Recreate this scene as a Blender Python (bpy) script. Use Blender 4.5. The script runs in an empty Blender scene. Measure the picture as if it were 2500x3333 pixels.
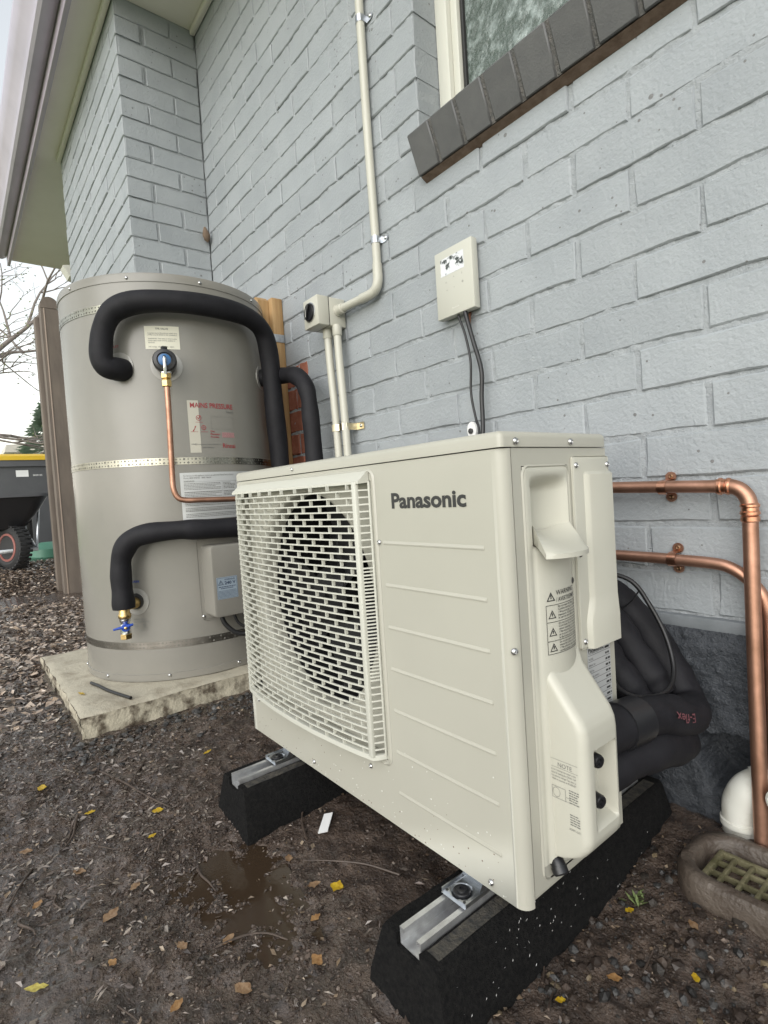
import bpy, bmesh, math, random
import numpy as np
from mathutils import Vector, Matrix
from mathutils import noise as mnoise

random.seed(7)
RNG = np.random.default_rng(11)
scene = bpy.context.scene
C = scene.collection
R = math.radians

# ------------------------------------------------------------------ camera
yaw, pitch, roll = -.8976, -.0378, -.0645
fwd = Vector((math.cos(pitch)*math.sin(yaw), math.cos(pitch)*math.cos(yaw), math.sin(pitch)))
rgt = Vector((math.cos(yaw), -math.sin(yaw), 0)); upv = rgt.cross(fwd)
r2 = rgt*math.cos(roll) + upv*math.sin(roll); u2 = -rgt*math.sin(roll) + upv*math.cos(roll)
cd = bpy.data.cameras.new('camera'); cam = bpy.data.objects.new('camera', cd); C.objects.link(cam)
m3 = Matrix((r2, u2, -fwd)).transposed()
cam.matrix_world = Matrix.Translation((.5096, -1.0646, .2686)) @ m3.to_4x4()
cd.sensor_fit = 'VERTICAL'; cd.sensor_height = 36; cd.sensor_width = 27
cd.lens = 36*1761.17/3333.33; cd.clip_start = .02; cd.clip_end = 600
scene.camera = cam

# ------------------------------------------------------------------ sky and soft overcast sun
SUN_EL, SUN_AZ = R(29), R(151)          # azimuth measured clockwise from +Y: behind the camera, in front of the wall
world = bpy.data.worlds.new('World'); scene.world = world; world.use_nodes = True
wn = world.node_tree.nodes; wl = world.node_tree.links
for n in list(wn): wn.remove(n)
wo = wn.new('ShaderNodeOutputWorld'); wb = wn.new('ShaderNodeBackground'); ws = wn.new('ShaderNodeTexSky'); wh = wn.new('ShaderNodeHueSaturation')
ws.sky_type = 'NISHITA'; ws.sun_disc = False; ws.sun_elevation = SUN_EL; ws.sun_rotation = SUN_AZ
ws.air_density = 2.0; ws.dust_density = .5; ws.ozone_density = 1.0
wh.inputs['Saturation'].default_value = .24
wb.inputs['Strength'].default_value = .15
wl.new(ws.outputs[0], wh.inputs['Color']); wl.new(wh.outputs[0], wb.inputs['Color']); wl.new(wb.outputs[0], wo.inputs['Surface'])
sd = bpy.data.lights.new('sun', 'SUN'); sd.energy = 1.1; sd.angle = R(60); sd.color = (1, .97, .93)
sun = bpy.data.objects.new('sun', sd); C.objects.link(sun)
sdir = Vector((math.sin(SUN_AZ)*math.cos(SUN_EL), math.cos(SUN_AZ)*math.cos(SUN_EL), math.sin(SUN_EL)))
sun.rotation_euler = sdir.to_track_quat('Z', 'Y').to_euler()
sun.location = sdir*20
vs = scene.view_settings
vs.view_transform = 'Standard'; vs.look = 'None'; vs.gamma = 1; vs.use_curve_mapping = False; vs.exposure = .84
scene.render.resolution_x = 768; scene.render.resolution_y = 1024
scene.render.engine = 'CYCLES'

# ------------------------------------------------------------------ materials
def srgb(h):
    v = [int(h[i:i+2], 16)/255 for i in (0, 2, 4)]
    return tuple(c/12.92 if c <= .04045 else ((c+.055)/1.055)**2.4 for c in v)
def mat(name, c1, rough=.5, metal=0., c2=None, vscale=8, vlo=.35, vhi=.65, bump=0., bscale=80, bump2=0., b2scale=600,
        rough2=None, spec=.5, coat=0., attr=None, objrand=0., detail=6, trans=0., stretch=None, bdist=.002):
    m = bpy.data.materials.new(name); m.use_nodes = True
    nt = m.node_tree; N = nt.nodes; L = nt.links
    b = N['Principled BSDF']
    b.inputs['Roughness'].default_value = rough; b.inputs['Metallic'].default_value = metal
    b.inputs['Specular IOR Level'].default_value = spec
    if coat: b.inputs['Coat Weight'].default_value = coat; b.inputs['Coat Roughness'].default_value = .12
    if trans: b.inputs['Transmission Weight'].default_value = trans
    geo = N.new('ShaderNodeNewGeometry'); pos = geo.outputs['Position']
    if stretch:
        mp = N.new('ShaderNodeVectorMath'); mp.operation = 'MULTIPLY'; mp.inputs[1].default_value = stretch
        L.new(pos, mp.inputs[0]); pos = mp.outputs[0]
    def nz(scale, det=6):
        n = N.new('ShaderNodeTexNoise'); n.inputs['Scale'].default_value = scale; n.inputs['Detail'].default_value = det
        n.inputs['Roughness'].default_value = .6; L.new(pos, n.inputs['Vector']); return n
    col = None
    if attr:
        a = N.new('ShaderNodeAttribute'); a.attribute_name = attr; col = a.outputs['Color']
    else:
        b.inputs['Base Color'].default_value = (*c1, 1)
    if c2 is not None:
        n = nz(vscale, detail)
        mr = N.new('ShaderNodeMapRange'); mr.inputs[1].default_value = vlo; mr.inputs[2].default_value = vhi
        L.new(n.outputs['Fac'], mr.inputs[0])
        mx = N.new('ShaderNodeMix'); mx.data_type = 'RGBA'
        L.new(mr.outputs[0], mx.inputs[0]); mx.inputs[6].default_value = (*c1, 1); mx.inputs[7].default_value = (*c2, 1)
        if col is not None:
            mm = N.new('ShaderNodeMix'); mm.data_type = 'RGBA'; mm.blend_type = 'MULTIPLY'; mm.inputs[0].default_value = 1
            L.new(col, mm.inputs[6]); L.new(mx.outputs[2], mm.inputs[7]); col = mm.outputs[2]
        else: col = mx.outputs[2]
        if rough2 is not None:
            rr = N.new('ShaderNodeMapRange'); rr.inputs[3].default_value = rough; rr.inputs[4].default_value = rough2
            L.new(mr.outputs[0], rr.inputs[0]); L.new(rr.outputs[0], b.inputs['Roughness'])
    if objrand:
        oi = N.new('ShaderNodeObjectInfo'); mr2 = N.new('ShaderNodeMapRange')
        mr2.inputs[3].default_value = 1-objrand; mr2.inputs[4].default_value = 1+objrand
        L.new(oi.outputs['Random'], mr2.inputs[0])
        hv = N.new('ShaderNodeHueSaturation'); L.new(mr2.outputs[0], hv.inputs['Value'])
        if col is not None: L.new(col, hv.inputs['Color'])
        else: hv.inputs['Color'].default_value = (*c1, 1)
        col = hv.outputs[0]
    if col is not None: L.new(col, b.inputs['Base Color'])
    last = None
    for s, sc in ((bump, bscale), (bump2, b2scale)):
        if s:
            bp = N.new('ShaderNodeBump'); bp.inputs['Strength'].default_value = s; bp.inputs['Distance'].default_value = bdist
            L.new(nz(sc, 5).outputs['Fac'], bp.inputs['Height'])
            if last: L.new(last.outputs[0], bp.inputs['Normal'])
            last = bp
    if last: L.new(last.outputs[0], b.inputs['Normal'])
    return m

def paint_mat(name, ca, cb, pit):
    """thick masonry paint: slow tint drift, drips and brush marks, small chips and pits"""
    m = mat(name, ca, .55, c2=cb, vscale=5, bump=.6, bscale=14, bump2=.6, b2scale=120, objrand=.045, bdist=.004)
    nt = m.node_tree; N = nt.nodes; L = nt.links; b = N['Principled BSDF']
    src = b.inputs['Base Color'].links[0].from_socket
    geo = N.new('ShaderNodeNewGeometry')
    vo = N.new('ShaderNodeTexVoronoi'); vo.inputs['Scale'].default_value = 42; vo.inputs['Randomness'].default_value = 1
    L.new(geo.outputs['Position'], vo.inputs['Vector'])
    n = N.new('ShaderNodeTexNoise'); n.inputs['Scale'].default_value = 9; n.inputs['Detail'].default_value = 3
    L.new(geo.outputs['Position'], n.inputs['Vector'])
    th = N.new('ShaderNodeMapRange'); th.inputs[1].default_value = .42; th.inputs[2].default_value = .72; th.inputs[3].default_value = .0; th.inputs[4].default_value = .20
    L.new(n.outputs['Fac'], th.inputs[0])
    lt = N.new('ShaderNodeMath'); lt.operation = 'LESS_THAN'; L.new(vo.outputs['Distance'], lt.inputs[0]); L.new(th.outputs[0], lt.inputs[1])
    mx = N.new('ShaderNodeMix'); mx.data_type = 'RGBA'; L.new(lt.outputs[0], mx.inputs[0]); L.new(src, mx.inputs[6]); mx.inputs[7].default_value = (*pit, 1)
    L.new(mx.outputs[2], b.inputs['Base Color'])
    bp = N.new('ShaderNodeBump'); bp.invert = True; bp.inputs['Strength'].default_value = .8; bp.inputs['Distance'].default_value = .003
    L.new(lt.outputs[0], bp.inputs['Height'])
    if b.inputs['Normal'].links: L.new(b.inputs['Normal'].links[0].from_socket, bp.inputs['Normal'])
    # brush drips running down the wall
    vm = N.new('ShaderNodeVectorMath'); vm.operation = 'MULTIPLY'; vm.inputs[1].default_value = (60, 60, 10); L.new(geo.outputs['Position'], vm.inputs[0])
    n2 = N.new('ShaderNodeTexNoise'); n2.inputs['Scale'].default_value = 1; n2.inputs['Detail'].default_value = 2; L.new(vm.outputs[0], n2.inputs['Vector'])
    r2_ = N.new('ShaderNodeMapRange'); r2_.inputs[1].default_value = .66; r2_.inputs[2].default_value = .80; L.new(n2.outputs['Fac'], r2_.inputs[0])
    b2_ = N.new('ShaderNodeBump'); b2_.inputs['Strength'].default_value = .3; b2_.inputs['Distance'].default_value = .0025; L.new(r2_.outputs[0], b2_.inputs['Height']); L.new(bp.outputs[0], b2_.inputs['Normal'])
    L.new(b2_.outputs[0], b.inputs['Normal'])
    return m

M = {}
M['paint'] = paint_mat('grey_masonry_paint', (.283, .305, .322), (.328, .350, .366), (.17, .17, .17))
M['mortar'] = mat('painted_mortar', (.292, .312, .328), .6, c2=(.345, .365, .38), vscale=20, bump=.9, bscale=120, bump2=.5, b2scale=400, bdist=.004)
M['redbrick'] = mat('bare_red_brick', (.25, .075, .045), .8, c2=(.34, .14, .09), vscale=30, bump=.5, bscale=150, objrand=.12)
M['redmortar'] = mat('bare_mortar', (.34, .30, .26), .9, bump=.6, bscale=150)
M['found'] = mat('charcoal_roughcast', (.034, .039, .047), .30, c2=(.055, .061, .071), vscale=60, bump=.9, bscale=130, bump2=.6, b2scale=350, rough2=.45, bdist=.006)
M['foundband'] = mat('smooth_plinth', (.20, .215, .23), .55, c2=(.15, .165, .175), vscale=15, bump=.3, bscale=120)
M['sill'] = mat('dark_grey_sill_paint', (.088, .088, .090), .5, c2=(.105, .105, .105), vscale=25, bump=.35, bscale=220, objrand=.06)
M['sillmortar'] = mat('sill_mortar', (.095, .095, .093), .7, c2=(.14, .13, .12), vscale=70, bump=1, bscale=160, bdist=.005)
M['underside'] = mat('brown_brick_underside', (.10, .065, .045), .85, c2=(.17, .12, .09), vscale=50, bump=.6, bscale=120)
M['frame'] = mat('cream_window_frame', (.60, .595, .53), .35)
M['seal'] = mat('black_rubber_seal', (.015, .015, .015), .5)
M['soffit'] = mat('soffit_paint', (.76, .71, .64), .5, c2=(.80, .75, .68), vscale=3, bump=.12, bscale=60)
M['fascia'] = mat('fascia_paint', (.40, .35, .42), .4, c2=(.45, .40, .46), vscale=4)
M['gutter'] = mat('gutter_metal', (.52, .47, .56), .28, c2=(.44, .40, .48), vscale=3)
M['ivory'] = mat('ivory_powder_coat', (.400, .390, .335), .34, bump=.10, bscale=900, c2=(.415, .405, .348), vscale=6, bdist=.0006)
M['ivory2'] = mat('ivory_plastic', (.465, .455, .39), .38, c2=(.48, .47, .405), vscale=8)
M['grille'] = mat('ivory_grille_plastic', (.54, .538, .475), .35)
M['fandark'] = mat('dark_fan_plastic', (.010, .010, .011), .55, spec=.3)
M['coil_and_shade'] = mat('dark_coil_and_shade', (.012, .012, .013), .55, stretch=(1, 1, 1))
M['drop'] = mat('water_drop', (.60, .60, .56), .05, spec=.6)
M['screw'] = mat('zinc_screw', (.55, .55, .55), .25, 1.)
M['steel'] = mat('galvanised_steel', (.62, .64, .66), .32, 1., c2=(.45, .47, .50), vscale=90, vlo=.3, vhi=.7)
M['alu'] = mat('brushed_aluminium_rail', (.72, .73, .74), .35, .8, c2=(.55, .55, .56), vscale=60)
M['rubber'] = mat('recycled_rubber', (.006, .006, .0065), .9, spec=.12, c2=(.015, .0145, .014), vscale=160, bump=1, bscale=260, bump2=.5, b2scale=700, bdist=.004)
M['rubberdust'] = mat('dusty_rubber', (.075, .066, .052), .85, c2=(.02, .02, .02), vscale=90, bump=1, bscale=260, bdist=.004)
M['tank'] = mat('taupe_tank_coat', (.215, .206, .183), .25, bump=.09, bscale=1200, c2=(.239, .228, .201), vscale=4, bdist=.0006)
M['strap'] = mat('perforated_steel', (.42, .41, .36), .26, 1., c2=(.26, .25, .20), vscale=14, vlo=.3, vhi=.7)
M['strapdark'] = mat('old_perforated_steel', (.17, .155, .135), .38, 1., c2=(.32, .30, .27), vscale=20, vlo=.3, vhi=.7)
M['foam'] = mat('black_foam_lagging', (.0085, .0082, .0105), .66, spec=.28, bump=.15, bscale=300, bump2=.25, b2scale=40, c2=(.014, .0135, .0165), vscale=20, bdist=.002)
M['foamtape'] = mat('black_lagging_tape', (.012, .012, .014), .38, bump=.3, bscale=40)
M['cable'] = mat('black_cable', (.012, .012, .013), .4)
M['copper'] = mat('copper_pipe', (.52, .29, .205), .40, .88, c2=(.29, .155, .10), vscale=22, vlo=.35, vhi=.75, rough2=.46, bump=.05, bscale=60)
M['copperbr'] = mat('bright_copper', (.80, .44, .29), .28, 1., c2=(.58, .24, .14), vscale=60)
M['bronze'] = mat('tarnished_bronze', (.20, .12, .07), .45, .8)
M['brass'] = mat('brass', (.62, .46, .20), .3, 1., c2=(.50, .35, .15), vscale=60)
M['palebrass'] = mat('pale_plated_steel', (.66, .61, .47), .3, 1., c2=(.50, .44, .30), vscale=50)
M['chrome'] = mat('chrome', (.75, .75, .75), .14, 1.)
M['blue'] = mat('blue_plastic', (.015, .06, .36), .35)
M['dial'] = mat('blue_dial', (.025, .12, .30), .3)
M['black'] = mat('black_plastic', (.012, .012, .014), .32)
M['clear'] = mat('frosted_clear_plastic', (.33, .32, .295), .15, spec=.5)
M['conduit'] = mat('grey_ivory_conduit', (.475, .465, .40), .32, c2=(.50, .49, .425), vscale=6)
M['ctrl'] = mat('controller_plastic', (.50, .495, .435), .4)
M['ctrlside'] = mat('controller_plastic_side', (.52, .515, .455), .42)
M['white'] = mat('white_plastic', (.78, .78, .77), .4)
M['pvc'] = mat('dirty_white_pvc', (.62, .62, .57), .4, c2=(.40, .38, .31), vscale=22, vlo=.48, vhi=.8)
M['paper'] = mat('sticker_paper', (.66, .64, .53), .5)
M['silver'] = mat('silver_sticker', (.55, .56, .56), .35, .3)
M['bluest'] = mat('blue_warning_sticker', (.28, .34, .40), .4)
M['ink'] = mat('black_ink', (.03, .03, .03), .5)
M['greyink'] = mat('grey_ink', (.16, .16, .15), .5)
M['navyink'] = mat('navy_ink', (.03, .05, .09), .5)
M['redink'] = mat('red_ink', (.30, .028, .035), .5)
M['flexink'] = mat('faded_pink_ink', (.16, .055, .065), .6)
M['pinkink'] = mat('pink_ink', (.50, .24, .25), .5)
M['lightink'] = mat('light_ink', (.66, .65, .60), .5)
M['clearst'] = mat('clear_sticker', (.50, .475, .40), .22)
M['timber'] = mat('treated_pine', (.42, .27, .125), .7, c2=(.30, .18, .075), vscale=7, stretch=(9, 9, .7), bump=.3, bscale=30)
M['fencewood'] = mat('weathered_timber', (.125, .102, .084), .75, c2=(.17, .138, .112), vscale=5, stretch=(3, 3, .8), bump=.4, bscale=20)
M['fencepale'] = mat('weathered_timber_edge', (.34, .27, .22), .8)
M['concrete'] = mat('cream_concrete', (.46, .42, .33), .75, c2=(.24, .20, .145), vscale=13, vlo=.48, vhi=.78, bump=.7, bscale=70, bump2=.4, b2scale=300, bdist=.004)
M['concside'] = mat('concrete_edge', (.44, .40, .31), .85, c2=(.09, .07, .048), vscale=15, vlo=.47, vhi=.60, bump=.9, bscale=60, bdist=.006)
M['gully'] = mat('old_concrete_gully', (.060, .045, .035), .45, c2=(.105, .085, .068), vscale=25, bump=.9, bscale=70, bdist=.005)
M['grate'] = mat('mossy_grate', (.20, .18, .105), .6, c2=(.075, .07, .03), vscale=45, bump=.5, bscale=200)
M['gullydark'] = mat('gully_sludge', (.02, .022, .01), .15)
M['soil'] = mat('wet_soil', (.040, .028, .022), .30, coat=.8, c2=(.128, .090, .068), vscale=26, vlo=.36, vhi=.70, bump=1., bscale=75, bump2=.9, b2scale=230, rough2=.20, bdist=.007)
M['litter'] = mat('litter', (1, 1, 1), .30, attr='Col', c2=(.62, .62, .62), vscale=120, bump=.5, bscale=300)
M['wetleaf'] = mat('wet_leaf_litter', (1, 1, 1), .20, coat=.5, attr='Col', c2=(.6, .6, .6), vscale=90, bump=.4, bscale=160)
M['stone'] = mat('gravel_stone', (1, 1, 1), .45, attr='Col', c2=(.6, .6, .6), vscale=80, bump=.5, bscale=250)
M['leaf'] = mat('leaf_skin', (1, 1, 1), .35, attr='Col', c2=(.6, .5, .4), vscale=160, bump=.4, bscale=200)
M['twig'] = mat('wet_twig', (.045, .032, .025), .5, c2=(.09, .065, .05), vscale=60, bump=.5, bscale=200)
M['water'] = mat('muddy_water', (.040, .026, .016), .05, spec=.5, bump=.12, bscale=45)
M['grit'] = mat('wet_grit', (1, 1, 1), .16, attr='Col', c2=(.6, .6, .6), vscale=80)
M['grass'] = mat('lawn', (.12, .19, .05), .7, c2=(.19, .26, .09), vscale=20, bump=.8, bscale=80)
M['bin'] = mat('bin_plastic', (.080, .082, .088), .5, c2=(.092, .094, .10), vscale=6)
M['binlid'] = mat('yellow_bin_lid', (.70, .46, .03), .42)
M['tyre'] = mat('tyre_rubber', (.035, .035, .036), .8, bump=.4, bscale=150)
M['rim'] = mat('red_wheel_rim', (.28, .10, .085), .5)
M['tray'] = mat('black_barrow_tray', (.022, .022, .024), .32)
M['greenbag'] = mat('green_plastic', (.10, .27, .19), .45)
M['bark'] = mat('tree_bark', (.18, .155, .14), .8, c2=(.26, .225, .20), vscale=20)
M['leafg'] = mat('spring_leaf', (.13, .18, .06), .6, c2=(.22, .22, .10), vscale=3)
M['conifer'] = mat('haze_paled_needles', (.20, .28, .21), .7, c2=(.27, .34, .26), vscale=2)  # needles paled: bright haze is put into their colour
M['farwall'] = mat('far_wall', (.55, .52, .46), .7)
M['farroof'] = mat('far_roof', (.45, .43, .40), .6)
M['nest'] = mat('mud_nest', (.17, .12, .085), .9, bump=1, bscale=200)
M['rust'] = mat('rusty_anchor', (.22, .09, .045), .8, c2=(.12, .05, .03), vscale=120)

# window glass: obscure pane, tree and sky reflections mottled into its colour
g = mat('obscure_glass_reflections', (.075, .10, .085), .06, spec=1., c2=(.30, .35, .34), vscale=26, vlo=.48, vhi=.68, detail=4, bump=.8, bscale=32, bump2=.5, b2scale=90, bdist=.008); M['glass'] = g
# crinkled protective film on the controller screen
g = mat('crinkled_film', (.78, .79, .80), .12, .35, c2=(.06, .07, .065), vscale=42, vlo=.53, vhi=.60, bump=.6, bscale=45, bump2=.3, b2scale=110, bdist=.006); M['film'] = g

# ------------------------------------------------------------------ mesh helpers
class MB:
    def __init__(s): s.v = []; s.f = []
    def add(s, v, f):
        o = len(s.v); s.v += [tuple(map(float, p)) for p in v]; s.f += [tuple(i+o for i in q) for q in f]; return s
    def box(s, x0, x1, y0, y1, z0, z1):
        v = [(x, y, z) for z in (z0, z1) for y in (y0, y1) for x in (x0, x1)]
        return s.add(v, [(0, 2, 3, 1), (4, 5, 7, 6), (0, 1, 5, 4), (2, 6, 7, 3), (0, 4, 6, 2), (1, 3, 7, 5)])
    def rbox(s, x0, x1, y0, y1, z0, z1, r=.004, seg=2):
        bm = bmesh.new(); bmesh.ops.create_cube(bm, size=1)
        for v in bm.verts: v.co = ((x0+x1)/2+v.co.x*(x1-x0), (y0+y1)/2+v.co.y*(y1-y0), (z0+z1)/2+v.co.z*(z1-z0))
        bmesh.ops.bevel(bm, geom=bm.edges[:], offset=r, segments=seg, affect='EDGES', profile=.5)
        return s.bm(bm)
    def bm(s, bm):
        bm.verts.ensure_lookup_table()
        for i, v in enumerate(bm.verts): v.index = i
        s.add([v.co[:] for v in bm.verts], [tuple(v.index for v in f.verts) for f in bm.faces]); bm.free(); return s
    def tube(s, path, rad, n=14, caps=True, smooth=6):
        P = catmull(path, smooth) if smooth else [Vector(p) for p in path]
        rr = rad if callable(rad) else (lambda t: rad)
        T = [(P[min(i+1, len(P)-1)]-P[max(i-1, 0)]).normalized() for i in range(len(P))]
        a = T[0].orthogonal().normalized(); v = []; f = []
        for i, q in enumerate(P):
            a = (a - T[i]*a.dot(T[i])).normalized(); b = T[i].cross(a); r_ = rr(i/(len(P)-1))
            v += [q + (a*math.cos(2*math.pi*k/n)+b*math.sin(2*math.pi*k/n))*r_ for k in range(n)]
        for i in range(len(P)-1):
            f += [(i*n+k, i*n+(k+1) % n, (i+1)*n+(k+1) % n, (i+1)*n+k) for k in range(n)]
        if caps: f += [tuple(range(n))[::-1], tuple((len(P)-1)*n+k for k in range(n))]
        return s.add(v, f)
    def lathe(s, o, axis, prof, n=24, ang=None):
        """prof: list of (radius, distance along axis)"""
        ax = Vector(axis).normalized(); a = ax.orthogonal().normalized(); b = ax.cross(a); o = Vector(o); v = []; f = []
        for (r_, h) in prof: v += [o+ax*h+(a*math.cos(2*math.pi*k/n)+b*math.sin(2*math.pi*k/n))*max(r_, 1e-5) for k in range(n)]
        for i in range(len(prof)-1): f += [(i*n+k, i*n+(k+1) % n, (i+1)*n+(k+1) % n, (i+1)*n+k) for k in range(n)]
        f += [tuple(range(n))[::-1], tuple((len(prof)-1)*n+k for k in range(n))]
        return s.add(v, f)
    def prism(s, poly, y0, y1, axis='Y'):
        n = len(poly); mk = {'Y': lambda a, b, c: (a, c, b), 'X': lambda a, b, c: (c, a, b), 'Z': lambda a, b, c: (a, b, c)}[axis]
        v = [mk(a, b, y0) for a, b in poly]+[mk(a, b, y1) for a, b in poly]
        return s.add(v, [tuple(range(n)), tuple(range(2*n-1, n-1, -1))]+[(i, n+i, n+(i+1) % n, (i+1) % n) for i in range(n)])
    def grid(s, fn, us, vs_):
        nu, nv = len(us), len(vs_); v = [fn(a, b) for a in us for b in vs_]
        return s.add(v, [(i*nv+j, (i+1)*nv+j, (i+1)*nv+j+1, i*nv+j+1) for i in range(nu-1) for j in range(nv-1)])

def catmull(path, k):
    P = [Vector(p) for p in path]; Q = [P[0]*2-P[1]]+P+[P[-1]*2-P[-2]]; out = []
    for i in range(1, len(Q)-2):
        a, b, c, d = Q[i-1:i+3]
        for j in range(k):
            t = j/k
            out.append(.5*((2*b)+(c-a)*t+(2*a-5*b+4*c-d)*t*t+(-a+3*b-3*c+d)*t**3))
    return out+[P[-1]]

def root_of(o):
    while o.parent: o = o.parent
    return o
def build(name, mb, material, parent=None, smooth=True, angle=38, fix=True):
    """one mesh object; vertices are given in world space"""
    me = bpy.data.meshes.new(name)
    off = root_of(parent).location if parent else None
    vv = [(a-off.x, b-off.y, c-off.z) for a, b, c in mb.v] if off is not None else mb.v
    me.from_pydata(vv, [], mb.f); me.update()
    if fix:
        bm = bmesh.new(); bm.from_mesh(me); bmesh.ops.recalc_face_normals(bm, faces=bm.faces[:]); bm.to_mesh(me); bm.free()
    if smooth:
        me.shade_smooth(); me.set_sharp_from_angle(angle=R(angle))
    me.materials.append(M[material] if isinstance(material, str) else material)
    o = bpy.data.objects.new(name, me); C.objects.link(o)
    if parent: o.parent = parent
    return o
def tag(o, label=None, cat=None, group=None, kind=None):
    if label: o['label'] = label
    if cat: o['category'] = cat
    if group: o['group'] = group
    if kind: o['kind'] = kind
    return o
def thing(name, label, cat, loc, group=None):
    o = bpy.data.objects.new(name, None); C.objects.link(o); o.location = loc; o.empty_display_size = .05
    return tag(o, label, cat, group)
def recentre(o):
    """move a top-level mesh's origin to its base centre"""
    me = o.data; n = len(me.vertices); a = np.empty(n*3); me.vertices.foreach_get('co', a); a = a.reshape(-1, 3)
    c = Vector(((a[:, 0].min()+a[:, 0].max())/2, (a[:, 1].min()+a[:, 1].max())/2, a[:, 2].min()))
    me.vertices.foreach_set('co', (a-np.array(c)).ravel()); o.location = c; me.update(); return o
def single(name, mb, material, label, cat, group=None, kind=None, **k):
    o = build(name, mb, material, None, **k); recentre(o); return tag(o, label, cat, group, kind)
def link_copy(src, parent, loc=None, rot=None, name=None):
    c = src.copy(); C.objects.link(c); c.parent = parent
    if loc is not None: c.location = Vector(loc)-(root_of(parent).location if parent else Vector())
    if rot is not None: c.rotation_euler = rot
    return c

# text -> flat triangles in (x, y), centred or left aligned
_tc = {}
def text2d(s, size=1., align='LEFT', bold=0., shear=0.):
    key = (s, align, bold, shear)
    if key not in _tc:
        cu = bpy.data.curves.new('t', 'FONT'); cu.body = s; cu.size = 1; cu.align_x = align; cu.offset = bold; cu.shear = shear
        cu.resolution_u = 3; cu.fill_mode = 'FRONT'
        ob = bpy.data.objects.new('t', cu); C.objects.link(ob); bpy.context.view_layer.update()
        me = bpy.data.meshes.new_from_object(ob.evaluated_get(bpy.context.evaluated_depsgraph_get()))
        _tc[key] = ([v.co.xy[:] for v in me.vertices], [tuple(p.vertices) for p in me.polygons])
        bpy.data.objects.remove(ob); bpy.data.curves.remove(cu); bpy.data.meshes.remove(me)
    v, f = _tc[key]
    return [(a*size, b*size) for a, b in v], f
def put_text(mb, s, size, fn, x=0., y=0., align='LEFT', bold=0., width=None, rot=0.):
    v, f = text2d(s, size, align, bold)
    if width:
        w = max(a for a, _ in v)-min(a for a, _ in v); v = [(a*width/w, b) for a, b in v]
    ca, sa = math.cos(rot), math.sin(rot)
    mb.add([fn(x+a*ca-b*sa, y+a*sa+b*ca) for a, b in v], f); return mb
def quad2(mb, fn, x0, x1, y0, y1, n=1):
    us = np.linspace(x0, x1, n+1)
    return mb.grid(lambda a, b: fn(a, b), us, [y0, y1])
def dashes(mb, fn, x0, x1, y, h, rnd, n=4):
    """a line of print too small to read: word-long dashes"""
    x = x0
    while x < x1-.002:
        w = rnd.uniform(.0035, .011)*(h/.003); w = min(w, x1-x); quad2(mb, fn, x, x+w, y, y+h, 1); x += w+h*.55
    return mb
def frame2(mb, fn, x0, x1, y0, y1, t, n=4):
    quad2(mb, fn, x0, x1, y0, y0+t, n); quad2(mb, fn, x0, x1, y1-t, y1, n); quad2(mb, fn, x0, x0+t, y0, y1); quad2(mb, fn, x1-t, x1, y0, y1); return mb
def tri_sign(mb, fn, cx, cy, s, t):
    o = [(cx-s/2, cy), (cx+s/2, cy), (cx, cy+s*.87)]; c = (cx, cy+s*.29); k = 1-t/(s*.29)
    i = [(c[0]+(a-c[0])*k, c[1]+(b-c[1])*k) for a, b in o]
    return mb.add([fn(*q) for q in o+i], [(0, 1, 4, 3), (1, 2, 5, 4), (2, 0, 3, 5)])

def fbm(x, y, z=0., o=4):
    return mnoise.fractal(Vector((x, y, z)), 1., 2., o)

# ================================================================== GROUND
_gx = [-40, -12, -8, -5.5, -4.4, -4.0, -3.6, -2.6, -2.0, -1.2, -1.0, -.75, -.3, 0, .35, 1, 4, 40]
_gz = [-.10, -.10, -.10, -.13, -.135, -.20, -.292, -.32, -.332, -.337, -.352, -.388, -.402, -.408, -.405, -.41, -.41, -.41]
def gbase(x, y):
    z = float(np.interp(x, _gx, _gz))
    if x > -1.1:                                              # soil heaped a little against the house
        w = max(0, min(1, (y+.34)/.28))
        z += w*.04*max(0, min(1, (x+1.1)/.4))
    dx, dy = (x+.44)/.24, (y+.735)/.105                       # hollow that holds the puddle
    z -= .013*math.exp(-(dx*dx+dy*dy)**1.5)
    return z
def gz(x, y, fine=True):
    z = gbase(x, y)
    if fine:
        z += .009*fbm(x*5, y*5, 1.3, 3)+.0060*fbm(x*30, y*30, 4.2, 4)
    return z
def axis_pts(lo, a, b, hi, fine, coarse_n):
    left = a-(a-lo)*(np.linspace(1, 0, coarse_n)[:-1]**2.6); right = b+(hi-b)*(np.linspace(0, 1, coarse_n)[1:]**2.6)
    return np.concatenate([left, np.arange(a, b+1e-6, fine), right])
xs = axis_pts(-60, -1.6, .5, 45, .005, 40); ys = axis_pts(-50, -1.2, .02, 40, .005, 34)
mb = MB(); mb.grid(lambda a, b: (a, b, gz(a, b) if (a > -7 and a < 2 and b > -4 and b < 2) else gbase(a, b)), xs, ys)
ground = build('ground', mb, 'soil', None, fix=False, angle=180); tag(ground, kind='structure')
mb = MB(); mb.grid(lambda a, b: (a, b, gbase(a, b)+.012+.01*fbm(a, b)), np.linspace(-45, -5.2, 50), np.linspace(-30, -.72, 50)); mb.grid(lambda a, b: (a, b, gbase(a, b)+.012+.008*fbm(a*2, b*2)), np.linspace(-5.2, 20, 60), np.linspace(-30, -2.3, 40))
lawn = build('lawn', mb, 'grass', None, fix=False); tag(lawn, kind='structure')
# water standing in the hollow
mb = MB(); mb.prism([(-.44+.27*math.cos(t)*(1+.12*math.sin(3*t)), -.735+.125*math.sin(t)*(1+.15*math.cos(2*t+1))) for t in np.linspace(0, 2*math.pi, 40)[:-1]], -.430, -.4098, 'Z')
pud = build('puddle_water', mb, 'water'); tag(pud, kind='structure')

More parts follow.
